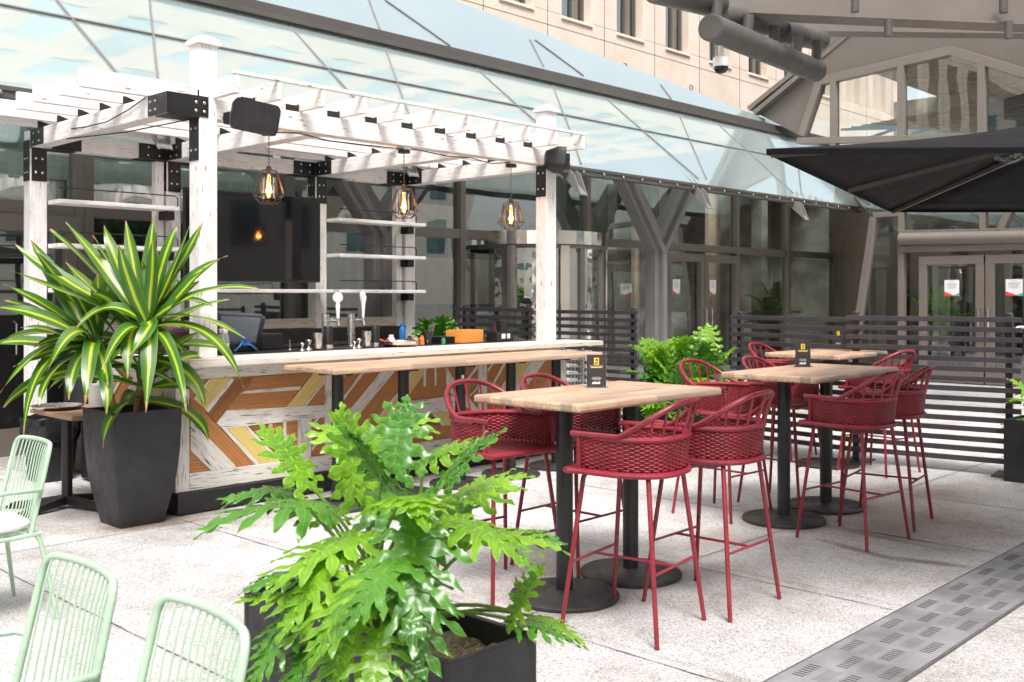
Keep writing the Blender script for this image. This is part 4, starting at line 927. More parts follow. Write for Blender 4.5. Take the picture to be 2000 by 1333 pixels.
mb = MB(); mb.lathe([(.030, 0), (.034, .01), (.034, .14), (.022, .165), (.018, .17)], p, 18); mb.build('bottle_body', M['blue'], r)
mb = MB(); mb.lathe([(.019, .17), (.022, .172), (.022, .20), (.0, .205)], p, 18); mb.build('bottle_cap', M['blue'], r)
random.seed(12)
cl = [('orange plastic jar lying behind the black trays', (.75, .22, .06), 825, .05), ('small green bottle in front of the stacked trays', (.03, .30, .12), 866, .035), ('small red lidded jar beside the steel pan', (.55, .05, .04), 757, .04),
      ('clear glass tumbler with pale rim behind the pan', (.6, .6, .6), 764, .06), ('dark brown dropper bottle right of the blue bottle', (.05, .02, .02), 800, .05), ('tan jar behind the black cup on the bar', (.5, .33, .2), 812, .045)]
for lb, c, px, s in cl:
    p = onbar(px, 7.58 if px != 866 else 7.52); latheobj('jar', [(s*.6, 0), (s*.62, s*1.2), (s*.4, s*1.4), (s*.42, s*1.8), (0, s*1.8)], p, plain('jar_'+str(px), c, .3), lb, 'jar', None, 14)
# orange wooden box with napkin divider, black caddy with bottles
a = onV(908, 662, 7.47); b2 = onV(961, 662, 7.47)
r = empty('napkin_box', (a.x, 7.5, MZ), R(10), 'bright orange varnished wooden box on the bar', 'box')
mb = MB(); L = .36
mb.box(-.02, L, 0, .012, 0, .13); mb.box(-.02, L, .188, .20, 0, .13); mb.box(-.02, -.008, .012, .188, 0, .13); mb.box(L-.012, L, .012, .188, 0, .13); mb.box(-.008, L-.012, .012, .188, .0, .01)
mb.build('box_wall', M['orangebox'], r, .003, local=True)
mb = MB(); mb.box(.0, .30, .05, .15, .012, .10); mb.build('napkins', M['paper'], r, .004, local=True)
p = onbar(985, 7.50); r = empty('condiment_caddy', p, R(8), 'black condiment caddy with white labels beside the orange box', 'caddy')
mb = MB(); mb.box(-.13, .16, 0, .01, 0, .10); mb.box(-.13, .16, .13, .14, 0, .10); mb.box(-.13, -.12, .01, .13, 0, .10); mb.box(.15, .16, .01, .13, 0, .10); mb.box(-.12, .15, .01, .13, 0, .01); mb.build('caddy_frame', M['black'], r, .003, local=True)
for x0_, x1_ in ((-.05, .015), (.05, .10)): mb = MB(); mb.box(x0_, x1_, -.004, -.001, .03, .08); mb.build('label_card', M['paper'], r, local=True)
mb = MB(); mb.box(-.02, .09, .03, .10, .012, .22); mb.build('menu_block', M['black'], r, .004, local=True)
mb = MB(); mb.lathe([(.03, .012), (.03, .13), (.012, .17), (.012, .22), (0, .22)], (-.08, .07, 0), 14); mb.build('bottle', M['maroon'], r, local=True)
# grill cover left of the till
p = onV(350, 665, 7.95); mb = MB(); vs = [(-.30, 0), (-.30, .10), (-.24, .17), (-.12, .215), (.12, .215), (.24, .17), (.30, .10), (.30, 0)]
mb.prism([(p.x+x, p.y-.15, 1.168+z) for x, z in vs], (0, .45, 0)); o = mb.build('grill_lid', M['maroon'], None, .03, loc=(p.x, p.y, 1.168)); tag(o, 'dark maroon rounded lid on the left end of the bar behind the plant', 'lid')

# ------------------------------------------------------------------ pendant lamps, speakers, cable
def lamp(px, zc, lb):
    p = onV(px, 300, 7.27); x, y = p.x, 7.27
    r = empty('pendant_lamp', (x, y, 3.02), 0, lb, 'pendant lamp', 'caged pendant lamps under the pergola beam')
    P = Vector((x, y, 0))
    mb = MB(); mb.box(x-.035, x+.035, y-.05, y+.05, 3.0, 3.029, 1); mb.lathe([(.058, 2.972), (.058, 3.0), (.045, 3.005)], P, 20); mb.build('ceiling_mount', [M['black'], M['white']], r)
    mb = MB(); n = 9; top = 2.97; bot = zc+.18
    for k in range(n):
        z = bot+(top-bot)*(k+.5)/n; h = (top-bot)/n*.62
        pts = [P+Vector(((.007*math.cos(a)) if k % 2 else 0, 0 if k % 2 else .007*math.cos(a), z+h*math.sin(a))) for a in [2*PI*i/8 for i in range(8)]]
        mb.tube(pts, .0022, 4, closed=True)
    mb.lathe([(.02, zc+.13), (.022, zc+.17), (.006, zc+.185)], P, 12); mb.build('chain', M['cage'], r)
    mb = MB(); q = lambda rr, a, z: P+Vector((rr*math.cos(a), rr*math.sin(a), zc+z))
    T = [q(.075, 2*PI*k/6, .135) for k in range(6)]; W = [q(.14, 2*PI*k/6, -.065) for k in range(6)]; B3 = [q(.082, 2*PI*k/6, -.13) for k in range(6)]; W2 = [q(.14, 2*PI*(k+.5)/6, -.065) for k in range(6)]
    T2 = [q(.022, 2*PI*k/6, .15) for k in range(6)]
    for k in range(6):
        j = (k+1) % 6
        for a, b_ in ((T[k], T[j]), (T[k], W[k]), (W[k], W[j]), (W[k], B3[k]), (B3[k], B3[j]), (T[k], T2[k]), (W[k], B3[j])): mb.tube([a, b_], .0032, 5)
        mb.tube([T[k], (W[k]+W[j])/2], .0028, 5); mb.tube([T[j], (W[k]+W[j])/2], .0028, 5)
    mb.build('cage', M['cage'], r)
    mb = MB(); mb.lathe([(.055, -.095), (.055, .085), (.053, .085), (.053, -.095), (.055, -.095)], P+Vector((0, 0, zc)), 24); mb.build('glass_jar', M['amber'], r)
    mb = MB(); mb.lathe([(.014, .11), (.018, .06), (.018, .045)], P+Vector((0, 0, zc)), 12); mb.build('socket', M['whiteplastic'], r)
    mb = MB(); mb.lathe([(.0, -.075), (.012, -.065), (.017, -.03), (.015, .02), (.009, .04)], P+Vector((0, 0, zc)), 12); mb.build('bulb', M['bulb'], r)
    ld = D.lights.new('lamp_glow', 'POINT'); ld.energy = 2.2; ld.color = (1, .6, .25); ld.shadow_soft_size = .03; lo = D.objects.new('lamp_glow', ld); scn.collection.objects.link(lo); lo.parent = r; lo.location = (0, 0, zc-.02-3.02)
lamp(525, 2.54, 'left caged pendant lamp with glowing amber jar in front of the television')
lamp(789, 2.50, 'middle caged pendant lamp hanging in front of the right shelves')
lamp(998, 2.47, 'right caged pendant lamp hanging nearest the right front post')
def speaker(c, rz, rx, lb, ry=0):
    r = empty('loudspeaker', c, 0, lb, 'loudspeaker', 'black loudspeakers on the pergola'); c = Vector(c)
    M4 = Matrix.Translation(c) @ Matrix.Rotation(rz, 4, 'Z') @ Matrix.Rotation(rx, 4, 'X') @ Matrix.Rotation(ry, 4, 'Y')
    mb = MB(); 
    def ol(w, h, rr, k=5):
        o = []
        for sx, sy, a0 in ((1, 1, 0), (-1, 1, 90), (-1, -1, 180), (1, -1, 270)):
            for i in range(k+1): a = R(a0+90*i/k); o.append((sx*(w-rr)+rr*math.cos(a), sy*(h-rr)+rr*math.sin(a)))
        return o
    A = ol(.175, .115, .045)
    F = [M4 @ Vector((x, -.07, z)) for x, z in A]; G = [M4 @ Vector((x*.97, .02, z*.97)) for x, z in A]; B4 = [M4 @ Vector((x*.62, .13, z*.62)) for x, z in A]; n = len(A)
    mb.mesh(F+G+B4, [(i, (i+1) % n, (i+1) % n+n, i+n) for i in range(n)]+[(i+n, (i+1) % n+n, (i+1) % n+2*n, i+2*n) for i in range(n)]+[tuple(range(2*n, 3*n))], 0, None, True)
    mb.build('cabinet', M['planter'], r)
    mb = MB(); mb.poly([M4 @ Vector((x*.985, -.074, z*.985)) for x, z in A]); mb.build('grille', plain('black_grille', (.012, .010, .012), .8, 0, .2, 5, .4, 400), r)
    return r, M4
r, M4 = speaker(at(496, 230, 7.62), R(-20), R(4), 'black loudspeaker on the left front post facing the viewer', R(8))
mb = MB(); a = at(452, 232, 7.75); mb.box(a.x-.05, a.x+.06, a.y-.05, a.y+.04, a.z-.045, a.z+.045); mb.tube([at(440, 232, 7.86), at(478, 232, 7.68)], .03, 10); mb.build('wall_bracket', M['black'], r, .008)
r, M4 = speaker(at(1088, 313, 10.75), R(48), R(4), 'black loudspeaker on the right front post turned to the right', R(6))
mb = MB(); a = at(1070, 305, 10.8); mb.tube([a, at(1072, 300, 10.9), Vector((8.17, 7.20, 3.1))], .03, 10); mb.build('wall_bracket', M['black'], r)
mb = MB()
pts = [(4.30, 3.02), (4.5, 3.0), (4.75, 2.995), (5.0, 3.015), (5.3, 2.985), (5.7, 2.99), (6.1, 3.0), (6.3, 3.012), (6.7, 2.99), (7.0, 3.005), (7.3, 2.975), (7.55, 3.01)]
mb.tube([(x, BV+.03, z) for x, z in pts], .0055, 6)
mb.tube([(3.795, 7.5, 3.20), (3.79, 7.8, 3.13), (3.788, 8.2, 3.075), (3.79, 8.6, 3.08), (3.80, 8.9, 3.10)], .0055, 6); mb.tube([(3.8, 9.0, 3.022), (3.95, 8.2, 3.01), (4.0, 7.3, 3.01), (4.06, 7.26, 3.02)], .0055, 6)
tag(mb.build('power_cable', M['black'], None, loc=(4.3, 7.23, 3.02)), 'thin black cable draped along the front pergola beam', 'cable')

# ------------------------------------------------------------------ tables
def column_part(t, x, y, z1, r=.046, br=.30, local=True):
    mb = MB(); mb.tube([(x, y, .03), (x, y, z1)], r, 20); c = mb.build('column', M['black'], t, local=local)
    mb = MB(); mb.lathe([(br-.012, 0), (br, .006), (br, .020), (br-.012, .030), (r+.03, .034), (r+.012, .045), (0, .045)], (x, y, 0), 40); mb.build('base', M['blackbase'], t, local=local)
    mb = MB(); mb.box(x-.16, x+.16, y-.03, y+.03, z1-.018, z1); mb.box(x-.03, x+.03, y-.16, y+.16, z1-.019, z1-.001); mb.build('top_plate', M['black'], t, local=local)
def top_part(t, hx, hy, z, th=.045, name='tabletop'):
    mb = MB(); mb.box(-hx, hx, -hy, hy, z-th, z); return mb.build(name, M['block'], t, .012, local=True)
TZ_ = 1.10
def table(x, y, hx, hy, cols, rz, lb, grp='butcher block bar tables'):
    t = empty('bar_table', (x, y, 0), rz, lb, 'bar table', grp); top_part(t, hx, hy, TZ_)
    for cx, cy in cols: column_part(t, cx, cy, TZ_-.045)
    return t
table(4.64, 3.70, .665, .385, ((-.38, -.04), (.23, -.03)), 0, 'nearest butcher block bar table on two round black bases')
table(7.07, 3.64, .68, .37, ((-.25, .10), (.41, .10)), 0, 'middle butcher block bar table beside the dark slatted screen')
table(9.42, 4.70, .53, .385, ((-.06, -.04),), 0, 'farthest small butcher block bar table on one round base')
t = empty('bar_table', (6.25, 6.58, 0), 0, 'long narrow butcher block table standing against the plank bar front', 'bar table', 'butcher block bar tables')
mb = MB(); mb.box(-1.62, 0.0, -.33, .36, TZ_-.045, TZ_); mb.build('tabletop', M['block'], t, .012, local=True)
mb = MB(); mb.box(0.002, 1.60, -.33, .36, TZ_-.045, TZ_); mb.build('tabletop', M['block'], t, .012, local=True)
for u in (4.85, 5.52, 6.17, 6.81, 7.44): column_part(t, u-6.25, -.08, TZ_-.045, br=.27)
mb = MB(); mb.box(-.113, -.083, -.130, -.127, .93, .96); mb.build('sticker', M['paper'], t, local=True)

# menu stands: clear acrylic with a black card
def card_face(mb, wd, ht, y):
    def q(x0, x1, z0, z1, m, d=.0006): mb.box(x0*wd, x1*wd, y-d, y, z0*ht, z1*ht, m)
    q(-.5, .5, 0, 1, 0, .0004)
    q(-.13, .13, .70, .91, 1, .0009); q(-.05, .07, .85, .88, 0, .0013); q(-.05, .07, .80, .83, 0, .0013); q(.0, .07, .83, .85, 0, .0013); q(-.08, .08, .73, .77, 0, .0013)
    q(-.34, .34, .645, .665, 3, .0009); q(-.30, .30, .60, .625, 1, .0009)
    for k, (a, z) in enumerate(((.22, .30), (.26, .265), (.20, .23))): q(-a, a, z, z+.014, 3, .0009)
    for k in range(6): q(-.22+k*.07, -.17+k*.07, .10+.012*(k % 2), .16+.012*(k % 3), 2, .0009)
def menu(p, rz, lb, s=1):
    r = empty('menu_stand', p, rz, lb, 'menu stand', 'black menu cards in clear stands')
    wd, ht = .115*s, .195*s
    mb = MB(); card_face(mb, wd, ht, -.003); mb.box(-wd/2, wd/2, -.003+.0002, .0, 0.0, ht, 0); mb.build('menu_card', [plain('black_card', (.03, .027, .03), .35), M['yink'], M['paper'], M['gink']], r, local=True)
    mb = MB(); mb.box(-wd*.56, wd*.56, .003, .0055, 0, ht*1.05); mb.box(-wd*.60, wd*.60, -.035, .035, .0006, .004); mb.build('acrylic_holder', M['glassclear'], r, .001, local=True)
p = onZ(1165, 757, TZ_+.001); menu(p, R(-47), 'black menu card in clear stand on the nearest bar table')
p = onZ(1568, 717, TZ_+.001); menu(p, R(-47), 'black menu card in clear stand on the middle bar table')
p = onZ(1637, 681, TZ_+.001); menu(p, R(-47), 'black menu card in clear stand on the farthest small table')

# ------------------------------------------------------------------ red wicker bar stool (faces +Y)
def make_stool():
    t = empty('bar_stool', (0, 0, 0), 0)
    SZ, RZ, TOPZ = .80, .958, 1.145
    def outline(s, k=1.0, off=0):
        """s 0..1 from front-left round the back to front-right"""
        hw = .255*k+off; yb = .262*k+off
        L1 = .14; # straight share
        if s < L1: f = s/L1; return Vector((-hw*(.965+.035*f), .16-.16*f, 0))
        if s > 1-L1: f = (1-s)/L1; return Vector((hw*(.965+.035*f), .16-.16*f, 0))
        a = PI*(s-L1)/(1-2*L1); ca, sa = math.cos(a), math.sin(a)
        e = .82
        return Vector((-hw*abs(ca)**e*(1 if ca > 0 else -1), -yb*abs(sa)**e, 0))
    # seat
    mb = MB(); O = []
    for i in range(41): O.append(outline(i/40, 1.0, .0))
    O = [Vector((-.255, .245, 0)), Vector((-.263, .225, 0))]+O+[Vector((.263, .225, 0)), Vector((.255, .245, 0))]
    vs = [Vector((0, .02, SZ-.006))]+[p+Vector((0, 0, SZ)) for p in O]; n = len(O)
    mb.mesh(vs, [(0, i, i+1) for i in range(1, n)]+[(0, n, 1)], 0, [(p.x, p.y) for p in vs], True)
    vs2 = [Vector((v.x, v.y, v.z-.022)) for v in vs]
    mb.mesh(vs2, [(0, i+1, i) for i in range(1, n)]+[(0, 1, n)], 0, [(p.x, p.y) for p in vs2], True)
    seat = mb.build('seat', M['weave'], t, local=True, autosm=False)
    mb = MB(); mb.tube([p+Vector((0, 0, SZ-.01)) for p in O], .0155, 8, closed=True); mb.build('seat_rim', M['wrap'], t, local=True)
    # basket: strands woven round stakes
    mb = MB(); NS = 40; rows = 15
    for rw in range(rows):
        z = SZ+.012+(RZ-SZ-.02)*rw/(rows-1); k = .955+.045*rw/(rows-1); pts = []
        for i in range(NS*2+1):
            s = i/(NS*2); p = outline(s, k); q = outline(min(1, s+.004), k)-outline(max(0, s-.004), k)
            nrm = Vector((q.y, -q.x, 0)).normalized()
            pts.append(p+nrm*(.0050*math.cos(PI*i/2+PI*rw))*1+Vector((0, 0, z)))
        mb.tube(pts, .0054, 5, flat=.8)
    for i in range(NS+1):
        s = i/NS; p = outline(s, .955); q = outline(s, 1.0); mb.tube([p+Vector((0, 0, SZ)), q+Vector((0, 0, RZ))], .0038, 5)
    mb.build('basket', M['red'], t, local=True, autosm=False)
    mb = MB(); mb.tube([outline(i/60, 1.0)+Vector((0, 0, RZ+.004)) for i in range(4, 57)], .015, 8); mb.build('basket_rim', M['wrap'], t, local=True)
    # arm and arched top rail
    def arch(s):
        f = max(0, min(1, (s-.17)/.33)) if s <= .5 else max(0, min(1, (1-s-.17)/.33))
        h = math.sin(f*PI/2)**1.15 if f > 0 else 0
        p = outline(s, 1.0, .006+.035*f); return p+Vector((0, -.02*f, RZ+.014+(TOPZ-RZ-.014)*h))
    mb = MB(); pts = [Vector((-.247, .215, RZ+.014))]+[arch(i/64) for i in range(65)]+[Vector((.247, .215, RZ+.014))]; mb.tube(pts, .0145, 10); mb.build('arm_rail', M['redpaint'], t, local=True)
    for i in range(9):
        s = .25+.5*i/8; a = outline(s, 1.0)+Vector((0, 0, RZ)); mb = MB(); mb.tube([a, arch(s)], .0068, 6); mb.build('spindle', M['redpaint'], t, local=True)
    for sx in (-1, 1):
        mb = MB(); mb.tube([Vector((sx*.246, .172, SZ-.005)), Vector((sx*.247, .172, RZ+.014))], .0125, 8); mb.build('arm_post', M['redpaint'], t, local=True)
    # legs and H footrest
    for sx in (-1, 1):
        for sy in (-1, 1):
            mb = MB(); mb.tube([Vector((sx*.17, sy*.165, SZ-.015)), Vector((sx*.19, sy*.18, SZ-.05)), Vector((sx*.265, sy*.262, .004))], [.0125, .0125, .0115], 10); mb.build('leg', M['redpaint'], t, local=True)
    f = (SZ-.05-.33)/(SZ-.05); lx = .19+(.265-.19)*f; ly = .18+(.262-.18)*f
    mb = MB(); mb.tube([(-lx, ly, .33), (lx, ly, .33)], .0075, 8); mb.tube([(-lx, -ly, .33), (lx, -ly, .33)], .0075, 8); mb.tube([(0, -ly, .33), (0, ly, .33)], .0075, 8); mb.build('footrest', M['redpaint'], t, local=True)
    return t
def weavemat():
    m, nt, b = nodes('woven_raspberry_seat'); v = coords(nt, 'Object')
    w1 = N(nt, 'ShaderNodeTexWave', bands_direction='X'); w1.inputs['Scale'].default_value = 26; nt.links.new(v, w1.inputs['Vector'])
    w2 = N(nt, 'ShaderNodeTexWave', bands_direction='Y'); w2.inputs['Scale'].default_value = 26; nt.links.new(v, w2.inputs['Vector'])
    mu = N(nt, 'ShaderNodeMath', operation='MULTIPLY'); nt.links.new(w1.outputs['Fac'], mu.inputs[0]); nt.links.new(w2.outputs['Fac'], mu.inputs[1])
    r = ramp(nt, mu.outputs[0], [(.0, (.12, .006, .013)), (.45, (.30, .018, .040))]); nt.links.new(r.outputs[0], b.inputs['Base Color'])
    b.inputs['Roughness'].default_value = .38; bump(nt, b, mu.outputs[0], .6, .004); return m
def wrapmat():
    m, nt, b = nodes('cord_wrapped_tube'); v = coords(nt, 'UV', (1, 1, 1))
    w1 = N(nt, 'ShaderNodeTexWave', bands_direction='X'); w1.inputs['Scale'].default_value = 60; nt.links.new(v, w1.inputs['Vector'])
    r = ramp(nt, w1.outputs['Fac'], [(.0, (.16, .009, .016)), (.5, (.31, .020, .038))]); nt.links.new(r.outputs[0], b.inputs['Base Color'])
    b.inputs['Roughness'].default_value = .38; bump(nt, b, w1.outputs['Fac'], .35, .003); return m
M['weave'] = weavemat(); M['wrap'] = wrapmat(); M['redpaint'] = plain('raspberry_painted_metal', (.225, .018, .029), .34, 0, .1, 6)
vary(M['weave']); vary(M['wrap']); vary(M['redpaint'])
stool = make_stool()
spots = [(4.14, 3.10, 9, 'nearest red wicker bar stool, back to the viewer at the nearest table'),
         (4.76, 3.04, 2, 'red wicker bar stool, back to the viewer, right one of the nearest table'),
         (4.15, 4.05, 174, 'red wicker bar stool facing the viewer at the left of the nearest table'),
         (4.81, 4.07, 181, 'red wicker bar stool half hidden behind the nearest table top'),
         (6.72, 4.20, 177, 'red wicker bar stool facing the viewer in front of the leafy trough'),
         (7.44, 4.08, 182, 'red wicker bar stool behind the middle table top, half hidden'),
         (6.63, 3.12, -6, 'red wicker bar stool with back to the viewer at the middle table'),
         (7.32, 3.19, 9, 'red wicker bar stool at the right end of the middle table'),
         (9.60, 5.30, 180, 'farthest red wicker bar stool facing the viewer behind the small table'),
         (9.33, 4.14, -10, 'red wicker bar stool in front of the farthest small table')]
for i, (x, y, a, lb) in enumerate(spots):
    o = stool if i == 0 else copy_tree(stool); o.location = (x, y, 0); o.rotation_euler = (0, 0, R(a)); tag(o, lb, 'bar stool', 'red wicker bar stools')

# ------------------------------------------------------------------ mint wire chair (faces -X)
def make_chair():
    t = empty('wire_chair', (0, 0, 0), 0)
    def backp(y, z):     # surface of the back: leans, curves round at the sides
        f = (z-.44)/.445; return Vector((.19+.085*f+.015*math.sin(PI*f)*0-.05*(abs(y)/.22)**2.5*(1-.3*f)*.8, y, z))
    def seatx(x): return .445-.012*math.sin(PI*(x+.22)/.42)
    mb = MB(); r0 = .0115
    loop = []
    hw = lambda z: .235-.012*(z-.44)/.44
    for z in [.44+.40*i/8 for i in range(9)]: loop.append(backp(-hw(z), z))
    for a in range(0, 91, 18): loop.append(backp(-hw(.85)+.045*(1-math.cos(R(a))), .84+.045*math.sin(R(a))))
    top = [backp(-.18+.36*i/6, .885+.004*math.sin(PI*i/6)) for i in range(1, 6)]
    mir = [Vector((p.x, -p.y, p.z)) for p in reversed(loop)]
    mb.tube(loop+top+mir, r0, 10); mb.build('back_frame', M['mint'], t, local=True)
    for i in range(12):
        y = -.19+.38*i/11; pts = [backp(y, .882), backp(y, .865)+Vector((-.006, 0, 0))]
        pts += [backp(y, z)+Vector((-.012, 0, 0)) for z in (.80, .70, .60, .52)]
        pts += [Vector((.165, y*.98, .462)), Vector((.12, y*.97, .442)), Vector((0, y*.96, .432)), Vector((-.16, y*.96, .440)), Vector((-.215, y*.95, .43))]
        mb = MB(); mb.tube(pts, .0038, 6); mb.build('wire', M['mint'], t, local=True)
    mb = MB(); s = [(.19, -.235, .44), (.05, -.245, .435), (-.12, -.24, .438), (-.20, -.225, .436), (-.225, -.17, .43), (-.225, .17, .43), (-.20, .225, .436), (-.12, .24, .438), (.05, .245, .435), (.19, .235, .44), (.17, .12, .435), (.17, -.12, .435)]
    mb.tube(s, .011, 8, closed=True); mb.build('seat_frame', M['mint'], t, local=True)
    for sy in (-1, 1):
        mb = MB(); mb.tube([backp(sy*.232, .66)+Vector((.0, 0, 0)), (.17, sy*.262, .665), (.02, sy*.278, .672), (-.12, sy*.275, .665), (-.185, sy*.27, .63), (-.20, sy*.262, .56), (-.205, sy*.25, .44)], [.011]*7, 10); mb.build('arm', M['mint'], t, local=True)
        mb = MB(); mb.tube([(.165, sy*.225, .445), (.19, sy*.235, .40), (.255, sy*.285, .004)], [.0125, .0125, .010], 10); mb.build('leg', M['mint'], t, local=True)
        mb = MB(); mb.tube([(-.205, sy*.24, .445), (-.215, sy*.25, .40), (-.245, sy*.275, .004)], [.0125, .0125, .010], 10); mb.build('leg', M['mint'], t, local=True)
    return t
ch = make_chair()
for i, (x, y, a, lb) in enumerate([(1.93, 5.57, 0, 'mint green wire chair with a white seat cushion beside the tall planter'), (1.0, 2.87, 0, 'mint green wire chair in the middle of the three at the lower left'), (1.02, 2.25, -3, 'nearest mint green wire chair beside the black trough planter')]):
    o = ch if i == 0 else copy_tree(ch); o.location = (x, y, 0); o.rotation_euler = (0, 0, R(a)); tag(o, lb, 'chair', 'mint green wire chairs')
mb = MB(); pr = [(0, .462), (.12, .460), (.20, .464), (.222, .475), (.224, .487), (.21, .500), (.16, .508), (0, .510)]
n = 36; vs = []
for r_, z in pr:
    for k in range(n):
        a = 2*PI*k/n; c_, s_ = math.cos(a), math.sin(a); e = .62; vs.append((1.93-.02+r_*abs(c_)**e*(1 if c_ > 0 else -1)*.93, 5.57+r_*abs(s_)**e*(1 if s_ > 0 else -1), z))
mb.mesh(vs, [(i*n+k, i*n+(k+1) % n, (i+1)*n+(k+1) % n, (i+1)*n+k) for i in range(len(pr)-1) for k in range(n)], 0, None, True)
tag(mb.build('seat_cushion', M['cushion'], None, loc=(1.91, 5.57, .462)), 'white padded cushion lying on the farther mint chair', 'cushion')

# ------------------------------------------------------------------ slatted screens
def screen(p0, p1, ztop, lb, posts, nslat=15):
    p0 = Vector((*p0, 0)); p1 = Vector((*p1, 0)); d = (p1-p0).normalized(); s = Vector((-d.y, d.x, 0)); s = s if s.dot(Vector((-1, 0, 0))) > 0 else -s
    t = empty('slatted_screen', (p0+p1)/2, 0, lb, 'screen', 'dark slatted metal screens')
    mb = MB()
    for k in range(nslat):
        z = ztop-.02-k*.0925
        mb.bar(p0+Vector((0, 0, z))+s*.035, p1+Vector((0, 0, z))+s*.035, .036, .047, (0, 0, 1))
    mb.build('slats', M['fence'], t, .003)
    for q in posts:
        c = p0.lerp(p1, q); mb = MB(); mb.box(-.03, .03, -.03, .03, .008, ztop+.02, 0, 2, Matrix.Translation(c-s*.03) @ Matrix.Rotation(math.atan2(d.y, d.x), 4, 'Z')); mb.lathe([(.035, ztop+.021), (.035, ztop+.04), (.0, ztop+.045)], c-s*.03, 12)
        mb.build('post', M['fence'], t, .004)
        mb = MB(); mb.box(-.13, .13, -.22, .16, .001, .011, 0, 0, Matrix.Translation(c-s*.03+s*.0) @ Matrix.Rotation(math.atan2(s.y, s.x)-PI/2, 4, 'Z')); mb.build('foot_plate', M['fence'], t, .002)
screen((9.70, 4.62), (9.93, 3.06), 1.45, 'dark slatted metal screen nearest the right edge, behind the far table', (.05, .93))
screen((9.98, 6.10), (9.80, 4.50), 1.43, 'dark slatted metal screen between the leafy trough and the pavilion doors', (.05,))
screen((10.2, 9.1), (10.2, 7.55), 1.46, 'dark slatted metal screen standing in front of the revolving door', (.93,))
screen((8.95, 9.5), (8.95, 8.15), 1.50, 'dark slatted metal screen just behind the bar end', (.1, .9))
# bent steel rail beyond the right screen
mb = MB(); p = at(1972, 700, 14); mb.tube([(p.x, p.y, 0), (p.x, p.y, 1.12), (p.x+.02, p.y-.02, 1.19), (p.x+.08, p.y-.1, 1.22), (p.x+.5, p.y-.6, 1.22)], .02, 10); tag(mb.build('handrail', M['steel'], None, loc=(p.x, p.y, 0)), 'bent steel handrail beyond the right end of the slatted screen', 'handrail')

# notices on the doors
def notice(c, axis, wd, ht, lb):
    """axis 'y': wall plane y=const facing -y; 'x': plane x=const facing -x"""
    r = empty('notice', c, 0 if axis == 'y' else R(-90), lb, 'notice', 'white printed notices taped to the glass doors')
    mb = MB(); mb.box(-wd/2, wd/2, -.004, 0, -ht/2, ht/2, 0)
    for k, (a, z) in enumerate(((.16, .40), (.36, .28), (.30, .22), (.34, .16), (.26, .10), (.36, .02), (.22, -.04))): mb.box(-a*wd, a*wd, -.0055, -.0042, z*ht, z*ht+.03*ht, 3)
    mb.mesh([(-wd/2, -.0055, -ht*.5), (wd*.25, -.0055, -ht*.5), (-wd/2, -.0055, -ht*.22)], [(0, 1, 2)], 1, None, False)
    mb.mesh([(wd/2, -.005, -ht*.5), (wd*.0, -.005, -ht*.5), (wd*.5, -.005, -ht*.3)], [(0, 1, 2)], 2, None, False)
    mb.build('sheet', [M['paper'], M['redink'], M['teal'], M['gink']], r, local=True)
p = onV(1321, 561, 10.96); notice(p, 'y', .23, .29, 'white notice with red corner on the left leaf of the double door')
p = onV(1392, 562, 10.96); notice(p, 'y', .22, .29, 'white notice with red corner on the right leaf of the double door')
p = onU(1859, 563, PU-.09); notice(p, 'x', .27, .30, 'white notice with red corner on the left pavilion door')
p = onU(1981, 562, PU-.09); notice(p, 'x', .29, .30, 'white notice with red corner on the pavilion door at the right edge')

# ------------------------------------------------------------------ planters
def trough(x0, x1, y0, y1, h, lb, grp=None):
    t = empty('planter_box', ((x0+x1)/2, (y0+y1)/2, 0), 0, lb, 'planter', grp); w_ = .028; mb = MB()
    mb.box(x0, x1, y0, y0+w_, 0, h); mb.box(x0, x1, y1-w_, y1, 0, h); mb.box(x0, x0+w_, y0+w_+.0005, y1-w_-.0005, 0, h-.0005); mb.box(x1-w_, x1, y0+w_+.0005, y1-w_-.0005, 0, h-.0005); mb.box(x0+w_, x1-w_, y0+w_, y1-w_, .01, .04)
    mb.build('box_wall', M['planter'], t, .005)
    mb = MB(); nx, ny = 12, 30; random.seed(int(x0*10)); vs = [(x0+w_+(x1-x0-2*w_)*i/nx, y0+w_+(y1-y0-2*w_)*j/ny, h-.075+random.uniform(-.014, .014)) for j in range(ny+1) for i in range(nx+1)]
    mb.mesh(vs, [(j*(nx+1)+i, j*(nx+1)+i+1, (j+1)*(nx+1)+i+1, (j+1)*(nx+1)+i) for j in range(ny) for i in range(nx)], 0, None, False); mb.build('soil', M['soil'], t)
    return t
trough(2.085, 2.475, 2.245, 3.375, .55, 'black rectangular trough planter in the lower middle foreground', 'black trough planters')
trough(8.35, 8.80, 5.35, 6.4, .55, 'black trough planter behind the red stools in mid distance', 'black trough planters')
trough(9.62, 10.1, 1.9, 3.12, .55, 'black trough planter cut off by the right edge', 'black trough planters')
trough(8.1, 8.7, 9.0, 9.45, .75, 'black planter behind the bar beside the slatted screen', 'black trough planters')

